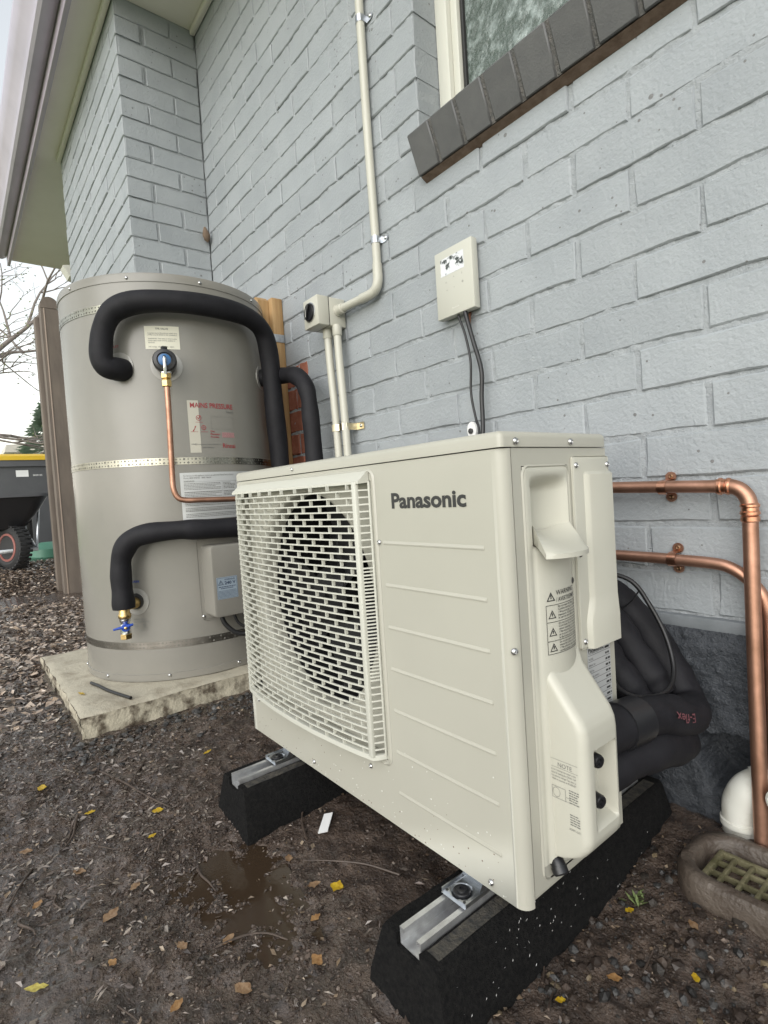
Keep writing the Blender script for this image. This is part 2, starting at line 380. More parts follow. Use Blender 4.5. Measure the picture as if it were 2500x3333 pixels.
# ================================================================== HOUSE
house = thing('house', 'painted grey brick house wall with eave, window and dark plinth', 'house', (-1, .0, -.4))
PITCH = .086
_bm = {}
def brick_mesh(L, H=.077, depth=.10, var=0, material='paint'):
    key = (round(L, 3), round(H, 3), depth, var, material)
    if key in _bm: return _bm[key]
    rnd = random.Random(hash((key[0], key[1], var)) & 0xffff)
    a, b = L/2, H/2; j = .0016
    outline = [(-a, -b), (-a*.55, -b), (0, -b), (a*.55, -b), (a, -b), (a, 0), (a, b), (a*.5, b), (0, b), (-a*.5, b), (-a, b), (-a, 0)]
    o1 = [(x+rnd.uniform(-j, j), z+rnd.uniform(-j, j)) for x, z in outline]
    o0 = [(x-(.0016+rnd.uniform(0, .0022))*np.sign(x if abs(x) > a*.9 else 0), z-(.0016+rnd.uniform(0, .0022))*np.sign(z if abs(z) > b*.9 else 0)) for x, z in o1]
    n = len(outline)
    v = [(x, rnd.uniform(-.0006, .0006), z) for x, z in o0]+[(x, .0024+rnd.uniform(0, .001), z) for x, z in o1]+[(x, depth, z) for x, z in outline]
    f = [tuple(range(n))]
    for k in (0, n): f += [(k+i, k+n+i, k+n+(i+1) % n, k+(i+1) % n) for i in range(n)]
    me = bpy.data.meshes.new('brick'); me.from_pydata(v, [], f); me.update()
    bm = bmesh.new(); bm.from_mesh(me); bmesh.ops.recalc_face_normals(bm, faces=bm.faces[:]); bm.to_mesh(me); bm.free()
    me.shade_smooth(); me.set_sharp_from_angle(angle=R(28)); me.materials.append(M[material]); _bm[key] = me; return me
def px(P):
    d = Vector(P)-Vector((.5096, -1.0646, .2686)); z = d.dot(fwd)
    if z < .05: return None
    return 1250+1761.17*d.dot(r2)/z, 1666.5-1761.17*d.dot(u2)/z
BR = []                                                     # (wall, centre, rotation, length, material)
XW0, XW1 = -2.03, 2.2; WX0, WX1 = -.564, .80; WZ0, WZ1 = 13*PITCH, 26*PITCH
def row_bricks(x0, x1, off, wall, mk, r, mat_='paint', lmin=.03):
    k = math.floor((x0-off)/.24)-1; x = off+k*.24
    while x < x1:
        a, b = max(x+.005, x0), min(x+.235, x1)
        if b-a > lmin: BR.append((wall, mk((a+b)/2, r), r, b-a, mat_))
        x += .24
for r in range(29):
    off = 0. if r % 2 else .12
    zc = (r+.5)*PITCH
    mk = lambda x, r: ((x, 0., (r+.5)*PITCH), 0.)
    segs = [(XW0, XW1)]
    if WZ0-.01 < r*PITCH < WZ1-.01: segs = [(XW0, WX0), (WX1, XW1)]
    if 3 <= r <= 8: segs = [(XW0, -1.405), (-1.222, XW1)]
    for (a, b) in segs:
        if b == WX0 and r % 2 == 0:                          # a longer closer beside the window on alternate courses
            row_bricks(a, -.845, off, 'main', mk, r)
            BR.append(('main', mk((-.835-.655)/2, r), r, .18, 'paint')); BR.append(('main', mk((-.645+WX0)/2, r), r, .081, 'paint'))
        else: row_bricks(a, b, off, 'main', mk, r)
    if 3 <= r <= 8:                                          # patch that was never painted
        c = -1.315 if r % 2 else -1.285
        if c-.005+1.4 > .03: BR.append(('main', mk((-1.40+c-.005)/2, r), r, c-.005+1.40, 'redbrick'))
        BR.append(('main', mk((c+.005-1.227)/2, r), r, -1.227-c-.005, 'redbrick'))
BX, BY, BX2 = -2.03, -.358, -3.43
for r in range(29):
    mks = lambda y, r: ((BX, y, (r+.5)*PITCH), math.pi/2)
    # side face: one and a half bricks
    cuts = [BY+.0, BY+.115, -.001] if r % 2 else [BY+.0, BY+.235, -.001]
    for a, b in zip(cuts[:-1], cuts[1:]):
        BR.append(('bay', mks((a+b)/2+.0025, r), r, b-a-.010, 'paint'))
    mkf = lambda x, r: ((x, BY, (r+.5)*PITCH), 0.)
    row_bricks(BX2, BX-.0, (0.03 if r % 2 else .15), 'bay', mkf, r)
    for k in range(2):
        BR.append(('bay', ((BX2, BY+.12+.24*k, (r+.5)*PITCH), -math.pi/2), r, .23, 'paint'))
# mortar backing
mb = MB()
mb.box(XW0-.4, XW1, .0052, .10, 0, WZ0); mb.box(XW0-.4, WX0-.003, .0052, .10, WZ0, 2.52); mb.box(WX1+.003, XW1, .0052, .10, WZ0, 2.52); mb.box(WX0-.003, WX1+.003, .0052, .10, WZ1, 2.52)
main_wall = build('main_wall', mb, 'mortar', house, smooth=False)
def my(x, z):
    n_ = fbm(x*55, z*55, 2.2, 3); w_ = fbm(x*6, z*9, 7.7, 2)
    return .0040-.0030*n_-.0018*w_
for (a, b, c_, d, st) in ((-2.03, .62, .0, WZ0-.003, .0058), (-2.03, WX0-.002, WZ0-.003, 2.50, .0072)):
    mb = MB(); mb.grid(lambda x, z: (x, my(x, z), z), np.arange(a, b, st), np.arange(c_, d, st)); build('pointing', mb, 'mortar', main_wall, fix=False, angle=180)
mb = MB(); mb.box(BX2+.006, BX-.0052, BY+.0052, .0, 0, 2.52)
bay_wall = build('bay_wall', mb, 'mortar', house, smooth=False)
walls = {'main': main_wall, 'bay': bay_wall}
def score(it):
    (P, rz) = it[1]; L = it[3]
    d = Vector(P)-cam.location; q = px(P)
    nrm = Vector((math.sin(rz), -math.cos(rz), 0))
    c = -d.normalized().dot(nrm)
    if q is None or c <= 0 or not (-40 < q[0] < 2560 and -60 < q[1] < 3400): return 0
    if it[0] == 'main' and P[0] < -1.1 and P[2] < .6: return 0   # behind the cylinder
    if it[0] == 'bay' and P[2] < 1.2: return 0
    return L*.076*c/d.length_squared
order = sorted(range(len(BR)), key=lambda i: -score(BR[i]))
keep = set(i for i in order[:300] if score(BR[i]) > 0)
rest = {'main': MB(), 'bay': MB()}
for i, (w, (P, rz), r, L, mt) in enumerate(BR):
    rnd = random.Random(i*7+3)
    me = brick_mesh(L+.001, .077, .10, rnd.randrange(7), mt)
    P = Vector(P)+Vector((math.cos(rz)*rnd.uniform(-.003, .003), math.sin(rz)*rnd.uniform(-.003, .003), rnd.uniform(-.0016, .0016)))
    P += Vector((math.sin(rz), -math.cos(rz), 0))*rnd.uniform(-.0016, .0016)
    rot = (rnd.uniform(-.006, .006), 0, rz+rnd.uniform(-.004, .004))
    if i in keep or mt == 'redbrick':
        o = bpy.data.objects.new('brick', me); C.objects.link(o); o.parent = walls[w]; o.location = P-house.location; o.rotation_euler = rot
    else:
        mx = Matrix.Translation(P) @ Matrix.Rotation(rz, 4, 'Z'); rest[w].add([mx @ v.co for v in me.vertices], [tuple(p.vertices) for p in me.polygons])
for w in rest:
    if rest[w].v: tag(build('brick_courses', rest[w], 'paint', walls[w], angle=28), kind='stuff')

# plinth: a smooth band and then roughcast down into the soil, broken out round the waste pipe
def fy(x, z):
    y = -.012-.010*min(1, max(0, -(z+.02)/.03))
    y += -.0045*fbm(x*30, z*30, 3.1, 3)-.0055*abs(fbm(x*75, z*75, 8.7, 3))
    d = ((x-.143)/.058)**2+((z+.255)/.050)**2
    d *= 1+.5*fbm(x*30, z*30, 5)
    if d < 1.25: y += .085*min(1, (1.25-d)*3)
    return y
mb = MB()
fx = np.concatenate([np.linspace(-2.03, -.25, 60), np.arange(-.24, .5, .0045), np.linspace(.52, 2.2, 30)])
mb.grid(lambda a, b: (a, fy(a, b), b), fx, np.arange(-.47, -.019, .0045))
build('plinth', mb, 'found', house, fix=False, angle=180)
mb = MB(); mb.rbox(-2.03, 2.2, -.011, .09, -.024, .001, .003)
build('plinth_band', mb, 'foundband', house)

# window
win = build('window', MB().rbox(-.564, -.521, .085, .14, 1.16, 2.24, .003).rbox(-.5205, -.497, .10, .14, 1.16, 2.24, .003).rbox(-.497, .80, .085, .14, 1.16, 1.232, .003).rbox(-.497, .80, .085, .14, 2.17, 2.24, .003), 'frame', house)
build('glazing_seal', MB().rbox(-.4965, -.486, .112, .14, 1.232, 2.17, .002).rbox(-.4855, .80, .112, .14, 1.232, 1.243, .002), 'seal', win)
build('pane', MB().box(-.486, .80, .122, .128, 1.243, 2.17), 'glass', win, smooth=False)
build('sash_bar', MB().rbox(.30, .36, .095, .15, 1.24, 2.17, .004), 'frame', win)
rnd = random.Random(5)
tl = .0727
k = 0
x = -.553
prof = lambda d, e: [(-.025+e, 1.10+e*.3), (-.0622+e, 1.1945+e*.3), (-.0622+.185, 1.1945+tl), (-.025+.185, 1.10+tl)]
while x < .80:
    mb = MB(); e = rnd.uniform(-.0015, .0015)
    bm = bmesh.new(); t = MB(); t.prism(prof(0, e), x, x+.077, 'X')
    bv = [bm.verts.new(q) for q in t.v]
    for q in t.f: bm.faces.new([bv[i] for i in q])
    bmesh.ops.bevel(bm, geom=bm.edges[:], offset=.003, segments=1, affect='EDGES')
    mb.bm(bm); build('sill_brick', mb, 'sill', win); x += .086; k += 1
mb = MB(); mb.prism(prof(0, .005), -.550, .80, 'X'); build('sill_mortar', mb, 'sillmortar', win, smooth=False)
mb = MB(); mb.prism([(-.021, 1.0985), (.0, 1.088), (.02, 1.088), (.02, 1.113)], -.548, .80, 'X'); build('sill_underside', mb, 'underside', win, smooth=False)

# eave
mb = MB(); mb.box(-3.458, 2.4, -.497, .12, 2.4985, 2.508); build('soffit_sheet', mb, 'soffit', house, smooth=False)
mb = MB(); mb.box(-5.23, -3.463, -.497, .12, 2.505, 2.515); build('soffit_sheet', mb, 'soffit', house, smooth=False)
mb = MB(); mb.rbox(BX+.002, 2.4, -.026, -.0015, 2.470, 2.4975, .006); build('cornice_strip', mb, 'soffit', house)
mb = MB(); mb.rbox(BX2, BX+.026, BY-.028, BY-.0015, 2.472, 2.4975, .006); build('cornice_strip', mb, 'soffit', house)
mb = MB(); mb.rbox(-5.26, 2.4, -.520, -.4975, 2.462, 2.68, .003); build('fascia_board', mb, 'fascia', house)
gp = [(-.5225, 2.66), (-.5225, 2.535), (-.55, 2.52), (-.585, 2.52), (-.600, 2.532), (-.612, 2.57), (-.640, 2.60), (-.662, 2.64), (-.664, 2.668), (-.652, 2.67), (-.650, 2.645), (-.632, 2.61), (-.602, 2.58), (-.594, 2.54), (-.58, 2.529), (-.552, 2.529), (-.531, 2.54), (-.531, 2.66)]
mb = MB(); mb.prism(gp, -5.27, 2.4, 'X'); build('gutter', mb, 'gutter', house, angle=30)
mb = MB(); mb.prism([(-.62, 2.672), (-.62, 2.70), (4.2, 4.6), (4.2, 4.57)], -5.4, 2.5, 'X'); build('roof', mb, 'fascia', house, smooth=False)
mb = MB(); mb.box(-5.2, -3.43, .0, .1, -.3, 2.52); build('far_wall', mb, 'paint', house, smooth=False)

# ================================================================== HEAT PUMP OUTDOOR UNIT
UX0, UX1, UY0, UY1, UZ0, UZ1 = -.7064, .0808, -.5336, -.290, -.2786, .3345
hp = thing('heat_pump', 'ivory outdoor heat pump unit with slatted fan grille on rubber feet', 'heat pump', ((UX0+UX1)/2, (UY0+UY1)/2, UZ0))
# chassis: left, right (with an opening for the handle panel), back, floor
t_ = .0012
OY0, OY1, OZ0, OZ1 = -.4955, -.3915, -.236, .2895
mb = MB()
for (a, b, c, d) in ((UY0+.0195, OY0, UZ0+.012, .313), (OY1, UY1, UZ0+.012, .313), (OY0, OY1, OZ1, .313), (OY0, OY1, UZ0+.012, OZ0)):
    mb.box(UX1-t_, UX1, a, b, c, d)
build('side_panel', mb, 'ivory', hp, smooth=False)
build('panel_seam', MB().box(UX1-.006, UX1-.003, UY0+.013, UY0+.022, UZ0+.014, .312), 'ink', hp, smooth=False)
build('side_panel', MB().box(UX0, UX0+.002, UY0+.012, UY1, UZ0+.01, .313), 'ivory', hp, smooth=False)
build('back_panel', MB().box(UX0+.003, UX1-.002, UY1-.003, UY1, UZ0+.02, .312), 'coil_and_shade', hp, smooth=False)
build('base_pan', MB().rbox(UX0+.002, UX1-.0025, UY0+.004, UY1-.001, UZ0+.004, UZ0+.028, .003), 'ivory', hp)
build('partition', MB().box(-.165, -.160, UY0+.03, UY1-.01, UZ0+.02, .31), 'coil_and_shade', hp, smooth=False)
# front panel: opening for the grille, right edge rolled round the corner
GX0, GX1, GZ0, GZ1 = -.690, -.187, -.174, .288
FZ0, FZ1 = UZ0, .3125
cr = .0165
def arc_cols():
    pts = [(UX1-cr, UY0)]
    for k in range(1, 9):
        a = k/8*math.pi/2; pts.append((UX1-cr+cr*math.sin(a)+.0012, UY0+cr-cr*math.cos(a)))
    return pts
mb = MB()
ncol = [UX0, GX0, GX1, UX1-cr]; nz_ = [FZ0, GZ0, GZ1, FZ1]
for i in range(3):
    for j in range(3):
        if i == 1 and j == 1: continue
        mb.add([(ncol[i], UY0, nz_[j]), (ncol[i+1], UY0, nz_[j]), (ncol[i+1], UY0, nz_[j+1]), (ncol[i], UY0, nz_[j+1])], [(0, 1, 2, 3)])
ac = arc_cols()
mb.grid(lambda a, b: (*ac[int(a)], b), range(len(ac)), [FZ0, FZ1])
mb.add([(UX0, UY0, FZ0), (UX0, UY0, FZ1), (UX0, UY0+.012, FZ1), (UX0, UY0+.012, FZ0)], [(0, 1, 2, 3)])
mb.add([(UX0, UY0, FZ0), (UX1-cr, UY0, FZ0), (UX1-cr, UY0+.014, FZ0), (UX0, UY0+.014, FZ0)], [(0, 1, 2, 3)])
# return lip of the grille opening
for (a, b) in (((GX0, GZ0), (GX1, GZ0)), ((GX1, GZ0), (GX1, GZ1)), ((GX1, GZ1), (GX0, GZ1)), ((GX0, GZ1), (GX0, GZ0))):
    mb.add([(a[0], UY0, a[1]), (b[0], UY0, b[1]), (b[0], UY0+.016, b[1]), (a[0], UY0+.016, a[1])], [(0, 1, 2, 3)])
bmj = bmesh.new(); vv = [bmj.verts.new(q) for q in mb.v]
for q in mb.f: bmj.faces.new([vv[i] for i in q])
bmesh.ops.remove_doubles(bmj, verts=bmj.verts[:], dist=1e-5)
mb = MB().bm(bmj)
front = build('front_panel', mb, 'ivory', hp, angle=40)
# pressed moulding round the grille, and the hood above it
mb = MB()
fr = [(GX0-.004, GZ0-.004), (GX1+.004, GZ0-.004), (GX1+.004, GZ1+.018), (GX0-.004, GZ1+.018)]
def rrect(x0, x1, z0, z1, r, n=6):
    out = []
    for cx_, cz_, a0 in ((x1-r, z1-r, 0), (x0+r, z1-r, 90), (x0+r, z0+r, 180), (x1-r, z0+r, 270)):
        out += [(cx_+r*math.cos(R(a0+90*k/n)), cz_+r*math.sin(R(a0+90*k/n))) for k in range(n+1)]
    return out
def ring(mb, o, i, yo, yi, ym=None):
    n = len(o)
    mb.add([(x, yo, z) for x, z in o]+[(x, yi, z) for x, z in i], [(k, (k+1) % n, n+(k+1) % n, n+k) for k in range(n)])
A0 = rrect(GX0-.006, GX1+.012, GZ0-.010, GZ1+.019, .018); A1 = rrect(GX0-.003, GX1+.009, GZ0-.007, GZ1+.016, .016); A2 = rrect(GX0, GX1+.006, GZ0-.004, GZ1+.013, .014)
ring(mb, A0, A1, UY0-.0003, UY0-.0030); ring(mb, A1, A2, UY0-.0030, UY0-.0004)
build('grille_surround', mb, 'ivory', hp, angle=60)
mb = MB(); mb.prism([(UY0-.001, .2850), (UY0-.0225, .2835), (UY0-.0225, .2875), (UY0-.014, .2945), (UY0-.005, .303), (UY0-.001, .3045)], GX0+.003, GX1-.003, 'X')
build('grille_hood', mb, 'grille', hp, angle=30)
# grille bars
NB = 38; gz0, gz1 = -.154, .273
GPX = [-.689, -.6875, -.684, -.678, -.66, -.60, -.52, -.44, -.36, -.28, -.235, -.205, -.200, -.196, -.1885]
GPY = [-.534, -.545, -.550, -.553, -.5575, -.5660, -.5715, -.5735, -.5720, -.5660, -.5610, -.5560, -.5545, -.5500, -.5345]
def gyx(x): return float(np.interp(x, GPX, GPY))
gx_f = sorted(set(GPX+list(np.linspace(-.66, -.21, 19))))
def bar(zc, h=.0025, dpt=.0028, xs_=None):
    mb = MB(); v = []; X_ = xs_ or gx_f
    for x_ in X_:
        y_ = gyx(x_)
        v += [(x_, y_, zc-h/2), (x_, y_, zc+h/2), (x_, y_+dpt, zc+h/2), (x_, y_+dpt, zc-h/2)]
    n = len(X_); f = [(0, 1, 2, 3), (4*n-1, 4*n-2, 4*n-3, 4*n-4)]
    for i in range(n-1): f += [(4*i+k, 4*i+4+k, 4*i+4+(k+1) % 4, 4*i+(k+1) % 4) for k in range(4)]
    return mb.add(v, f)
zpos = np.linspace(gz1, gz0, NB); pit = abs(zpos[1]-zpos[0])
b0 = build('grille_bar', bar(zpos[0]), 'grille', hp, angle=30)
for zc in zpos[1:]:
    c = b0.copy(); C.objects.link(c); c.parent = hp; c.location = (0, 0, zc-zpos[0])
build('grille_frame', bar(gz0-.0135, .0085, .012), 'grille', hp, angle=30)
f0 = build('grille_fin', bar(zpos[11]-pit*.5, .0022, .004, [-.2035, -.200, -.196, -.1905]), 'grille', hp, angle=30)
for k in range(12, 27):
    c = f0.copy(); C.objects.link(c); c.parent = hp; c.location = (0, 0, zpos[k]-zpos[11])
mb = MB(); mb.rbox(-.2085, -.1975, -.5575, -.550, gz0-.012, gz1+.014, .0015); build('grille_rib', mb, 'grille', hp)
for xr in (-.676, -.664):
    mb = MB(); mb.box(xr-.0012, xr+.0012, gyx(xr)+.0012, gyx(xr)+.0085, gz0-.012, gz1+.014); build('grille_rib', mb, 'grille', hp, smooth=False)
build('grille_edge', MB().box(-.690, -.682, UY0-.003, UY0-.001, gz0-.012, gz1+.014), 'grille', hp, smooth=False); build('grille_edge', MB().rbox(-.190, -.1865, UY0-.0045, UY0-.001, gz0-.012, gz1+.014, .001), 'grille', hp)
mb = MB()
for j in range(-1, NB):
    za = (zpos[j] if j >= 0 else gz1+.0125); zb = za-pit
    x_ = -.648+(.025 if j % 2 else 0)
    while x_ < -.215:
        y_ = gyx(x_); mb.box(x_-.0009, x_+.0009, y_+.0010, y_+.0070, zb+.0012, za-.0012)
        x_ += .050
tag(build('grille_cross_piece', mb, 'grille', hp, smooth=False), kind='stuff')
# fan housing
FC = (-.432, .063); FR = .211
n = 64; mb = MB()
sq = []
for k in range(n):
    c_, s_ = math.cos(2*math.pi*k/n), math.sin(2*math.pi*k/n); f_ = min((GX1-GX0)/2/max(abs(c_), 1e-6), (GZ1-GZ0)/2/max(abs(s_), 1e-6))-.001
    sq.append(((GX0+GX1)/2+c_*f_, (GZ0+GZ1)/2+s_*f_))
cen = ((GX0+GX1)/2, (GZ0+GZ1)/2)
sq.sort(key=lambda q: math.atan2(q[1]-cen[1], q[0]-cen[0]))
ci = []
for q in sq:
    a = math.atan2(q[1]-FC[1], q[0]-FC[0]); ci.append((math.cos(a), math.sin(a)))
loops = [[(x_, UY0+.015, z_) for x_, z_ in sq]]
for rr_, yy in ((FR+.011, UY0+.0155), (FR+.004, UY0+.019), (FR, UY0+.028), (FR, UY0+.055)):
    loops.append([(FC[0]+c_*rr_, yy, FC[1]+s_*rr_) for c_, s_ in ci])
v = [q for l in loops for q in l]
mb.add(v, [(i*n+k, i*n+(k+1) % n, (i+1)*n+(k+1) % n, (i+1)*n+k) for i in range(len(loops)-1) for k in range(n)])
build('fan_shroud', mb, 'ivory', hp, angle=50)

mb = MB(); mb.grid(lambda a, y: (FC[0]+FR*math.cos(a), y, FC[1]+FR*math.sin(a)), np.linspace(0, 2*math.pi, 65), [UY0+.055, UY0+.19]); build('fan_sleeve_shade', mb, 'coil_and_shade', hp, fix=False)  # rear sleeve wall coloured near-black for the shade inside the housing
build('coil_screen', MB().box(GX0, GX1, UY0+.19, UY0+.195, GZ0, GZ1), 'coil_and_shade', hp, smooth=False)
fan = build('fan', MB().lathe((FC[0], UY0+.105, FC[1]), (0, -1, 0), [(.058, 0), (.058, .04), (.050, .05), (.018, .056), (.018, .064), (.006, .066)], 28), 'fandark', hp)
for k in range(3):
    mb = MB()
    def bl(a, b, k=k):
        ang = R(120*k+20)+a*R(86)*(1-.2*b)+b*.35; rr_ = .052+.143*b
        return (FC[0]+rr_*math.cos(ang), UY0+.060+.055*a*(1-.25*b)+.006*b, FC[1]+rr_*math.sin(ang))
    mb.grid(bl, np.linspace(0, 1, 10), np.linspace(0, 1, 8)); build('blade', mb, 'fandark', fan, fix=False)
mb = MB()
for a in (40, 140, 270): mb.box(FC[0]-.006, FC[0]+.006, UY0+.14, UY0+.15, FC[1]-.24, FC[1]+.24)
build('motor_bracket', MB().box(FC[0]-.05, FC[0]+.05, UY0+.12, UY0+.14, GZ0, GZ1), 'coil_and_shade', hp, smooth=False)
# pressed lines
for i in range(7):
    z_ = .1880-.0677*i
    mb = MB(); mb.prism([(UY0+.001, z_-.0034), (UY0-.0010, z_-.0028), (UY0-.0013, z_-.0012), (UY0-.0002, z_+.0026), (UY0+.001, z_+.0028)], -.1625, .0455, 'X'); build('pressed_line', mb, 'ivory', hp, angle=20)
# brand name
fnF = lambda a, b: (a, UY0-.0006, b)
mb = MB(); put_text(mb, 'Panasonic', .0318, fnF, -.137, .2425, 'LEFT', .034, .1550); build('brand_lettering', mb, 'ink', hp, smooth=False, fix=False)
# lid
bm = bmesh.new(); bmesh.ops.create_cube(bm, size=1)
for v_ in bm.verts: v_.co = ((UX0+UX1)/2+v_.co.x*(UX1-UX0+.0044), (UY0+UY1)/2+v_.co.y*(UY1-UY0+.004), .32425+v_.co.z*.0205)
bmesh.ops.bevel(bm, geom=[e for e in bm.edges if not all(v_.co.z < .32 for v_ in e.verts)], offset=.0085, segments=4, affect='EDGES', profile=.5)
mb = MB().bm(bm); build('lid', mb, 'ivory', hp)
# screws (one mesh, shared)
scr = MB().lathe((0, 0, 0), (0, -1, 0), [(.0044, 0), (.0043, .0009), (.0036, .0022), (.0018, .0030), (.0014, .0024)], 12)
smesh = None
def screw(P, direction, parent, s=1.):
    global smesh
    if smesh is None:
        o = build('screw', scr, 'screw'); smesh = o.data
    else: o = bpy.data.objects.new('screw', smesh); C.objects.link(o)
    o.parent = parent; o.location = Vector(P)-root_of(parent).location
    o.rotation_euler = Vector(direction).to_track_quat('-Y', 'Z').to_euler(); o.scale = (s, s, s); return o
for x_, z_ in ((-.172, .188), (-.43, -.262), (-.236, -.2005), (.025, -.266), (-.669, -.199)): screw((x_, UY0-.0008, z_), (0, -1, 0), hp)
screw((-.434, UY0-.0028, .3235), (0, -1, 0), hp, .8)
for y_, z_ in ((-.508, .321), (-.386, .321)): screw((UX1+.0030, y_, z_), (1, 0, 0), hp, 1.1)
screw((UX1-.0065+.006, -.528, .058), (.9, -.45, 0), hp, 1.1)
# handle panel: concave scoop above, rounded column below
def hx(y, z):
    u = (y-OY0)/(OY1-OY0)
    h = .0028
    e = min(u/.05, (1-u)/.05, 1, (OZ1-z)/.004)
    h *= max(0, min(1, e))
    if .130 < u < .93:
        w = (u-.13)/.80
        if z > .184:                                          # scoop: deepest low down
            t = min(1, max(0, (.279-z)/.022)); t = t*t*(3-2*t)
            h += -.026*t*math.sin(math.pi*w)**.75
        else:                                                 # column
            s_ = min(1, max(0, (.184-z)/.008)); h += .012*s_*max(0, math.sin(math.pi*w))**.6
    return UX1+h-.0006
mb = MB(); mb.grid(lambda a, b: (hx(a, b), a, b), np.linspace(OY0+.0012, OY1-.0012, 44), np.linspace(OZ0, OZ1-.001, 150))
hpan = build('handle_panel', mb, 'ivory2', hp, fix=False, angle=50)
mb = MB()
for (d0, d1, x0_, x1_) in ((.0015, -.0005, .0002, .0022), (-.0005, -.0025, .0022, .0002)):
    o_ = rrect(OY0-d0, OY1+d0, OZ0-.02, OZ1+d0, .014, 6); i_ = rrect(OY0-d1, OY1+d1, OZ0-.02, OZ1+d1, .013, 6); n = len(o_)
    mb.add([(UX1+x0_, y, z) for y, z in o_]+[(UX1+x1_, y, z) for y, z in i_], [(k, (k+1) % n, n+(k+1) % n, n+k) for k in range(n)])
build('panel_bead', mb, 'ivory', hpan, fix=False, angle=60)
# grip lip
mb = MB(); nu, nv = 18, 10
def lip(u, v, under):
    y_ = -.479+.082*u; base = UX1-.020*math.sin(math.pi*u)**.75*(1-v)+.001
    out = .050*(math.sin(math.pi*(.08+.84*u))**.35)
    x_ = base+(out)*v+(.0)
    z_ = .208-.030*v**1.0+.004*(2*u-1)**2*(1-v)-.006*math.sin(math.pi*u)*(1-v)
    if under: z_ -= .006+.016*(1-v)
    return (x_, y_-.018*v*(1-u*.55), z_)
top = [lip(u, v, 0) for u in np.linspace(0, 1, nu) for v in np.linspace(0, 1, nv)]
und = [lip(u, v, 1) for u in np.linspace(0, 1, nu) for v in np.linspace(0, 1, nv)]
q = lambda i, j: i*nv+j
f = [(q(i, j), q(i+1, j), q(i+1, j+1), q(i, j+1)) for i in range(nu-1) for j in range(nv-1)]
N_ = nu*nv; f += [tuple(N_+k for k in reversed(t)) for t in f]
edge = [q(i, 0) for i in range(nu)]+[q(nu-1, j) for j in range(1, nv)]+[q(i, nv-1) for i in range(nu-2, -1, -1)]+[q(0, j) for j in range(nv-2, 0, -1)]
f += [(edge[k], edge[(k+1) % len(edge)], N_+edge[(k+1) % len(edge)], N_+edge[k]) for k in range(len(edge))]
mb.add(top+und, f); build('grip_lip', mb, 'ivory2', hp, angle=55)
build('drain_hole', MB().lathe((hx(-.406, .13)+.0004, -.406, .13), (1, .2, 0), [(.0045, 0), (.0045, .0004)], 14), 'ink', hp)
# pipe cover
def pch(z):                                                   # how far the cover stands out at a height
    return float(np.interp(z, [-.2275, -.2265, -.223, -.214, -.203, -.192, -.06, -.048, -.037, .016, .025, .0305, .034, .0355], [0, .016, .030, .045, .0535, .057, .057, .0555, .0510, .0125, .0065, .0030, .0008, -.001]))
def pcol(z):
    H = pch(z); y0, y1, rc = -.4755, -.3895, min(.0125, max(H, .0003)*.98); o_ = [(y0, 0.), (y0, (H-rc)*.5)]
    for k in range(7): t_ = math.pi/2*k/6; o_.append((y0+rc-rc*math.cos(t_), H-rc+rc*math.sin(t_)))
    for k in range(1, 24):
        y_ = y0+rc+(y1-y0-2*rc)*k/24; h_ = H
        e = min((y_+.4535)/.004, (-.3985-y_)/.008, (z+.182)/.010, (-.076-z)/.005)
        if e > 0: e = min(1, e); e = e*e*(3-2*e); h_ = H-.026*e
        o_.append((y_, h_))
    for k in range(7): t_ = math.pi/2*k/6; o_.append((y1-rc+rc*math.sin(t_), H-rc+rc*math.cos(t_)))
    return o_+[(y1, (H-rc)*.5), (y1, 0.)]
zc_ = sorted(set([-.2275, -.2265, -.2245, -.222, -.218]+list(np.linspace(-.214, -.186, 9))+list(np.linspace(-.184, -.070, 58))+list(np.linspace(-.068, .0355, 36))))
cols = [pcol(z) for z in zc_]; n = len(cols[0]); mb = MB()
mb.add([(UX1+h_, y_, z) for z, c_ in zip(zc_, cols) for y_, h_ in c_], [(i*n+k, i*n+k+1, (i+1)*n+k+1, (i+1)*n+k) for i in range(len(zc_)-1) for k in range(n-1)])
pcover = build('pipe_cover', mb, 'ivory2', hp, fix=False, angle=48)
mb = MB(); mb.rbox(UX1+.0005, UX1+.044, -.3893, -.374, -.196, -.055, .006, 3); build('pipe_cover_flange', mb, 'ivory2', pcover)
for z_ in (-.090, -.143):
    build('service_port', MB().lathe((UX1+.02, -.434, z_-.004), (1, -.18, -.05), [(.0085, 0), (.0085, .024)], 14), 'brass', hp)
    build('valve_cap', MB().lathe((UX1+.041, -.4375, z_-.005), (1, -.18, -.05), [(.0080, 0), (.0090, .002), (.0090, .013), (.0078, .0155), (.0045, .0155), (.004, .012)], 18), 'black', hp)
    build('port_slot', MB().rbox(UX1+.0262, UX1+.0268, -.4505, -.4405, z_-.006, z_+.016, .0002), 'ink', hp)
build('drain_elbow', MB().tube([(UX1-.004, -.470, -.233), (UX1+.006, -.472, -.237), (UX1+.011, -.474, -.243)], .0095, 14), 'black', hp)
build('drain_plug', MB().lathe((UX1+.009, -.4736, -.2405), (.55, -.2, -.8), [(.0105, 0), (.0105, .008), (.008, .010)], 16), 'black', hp)
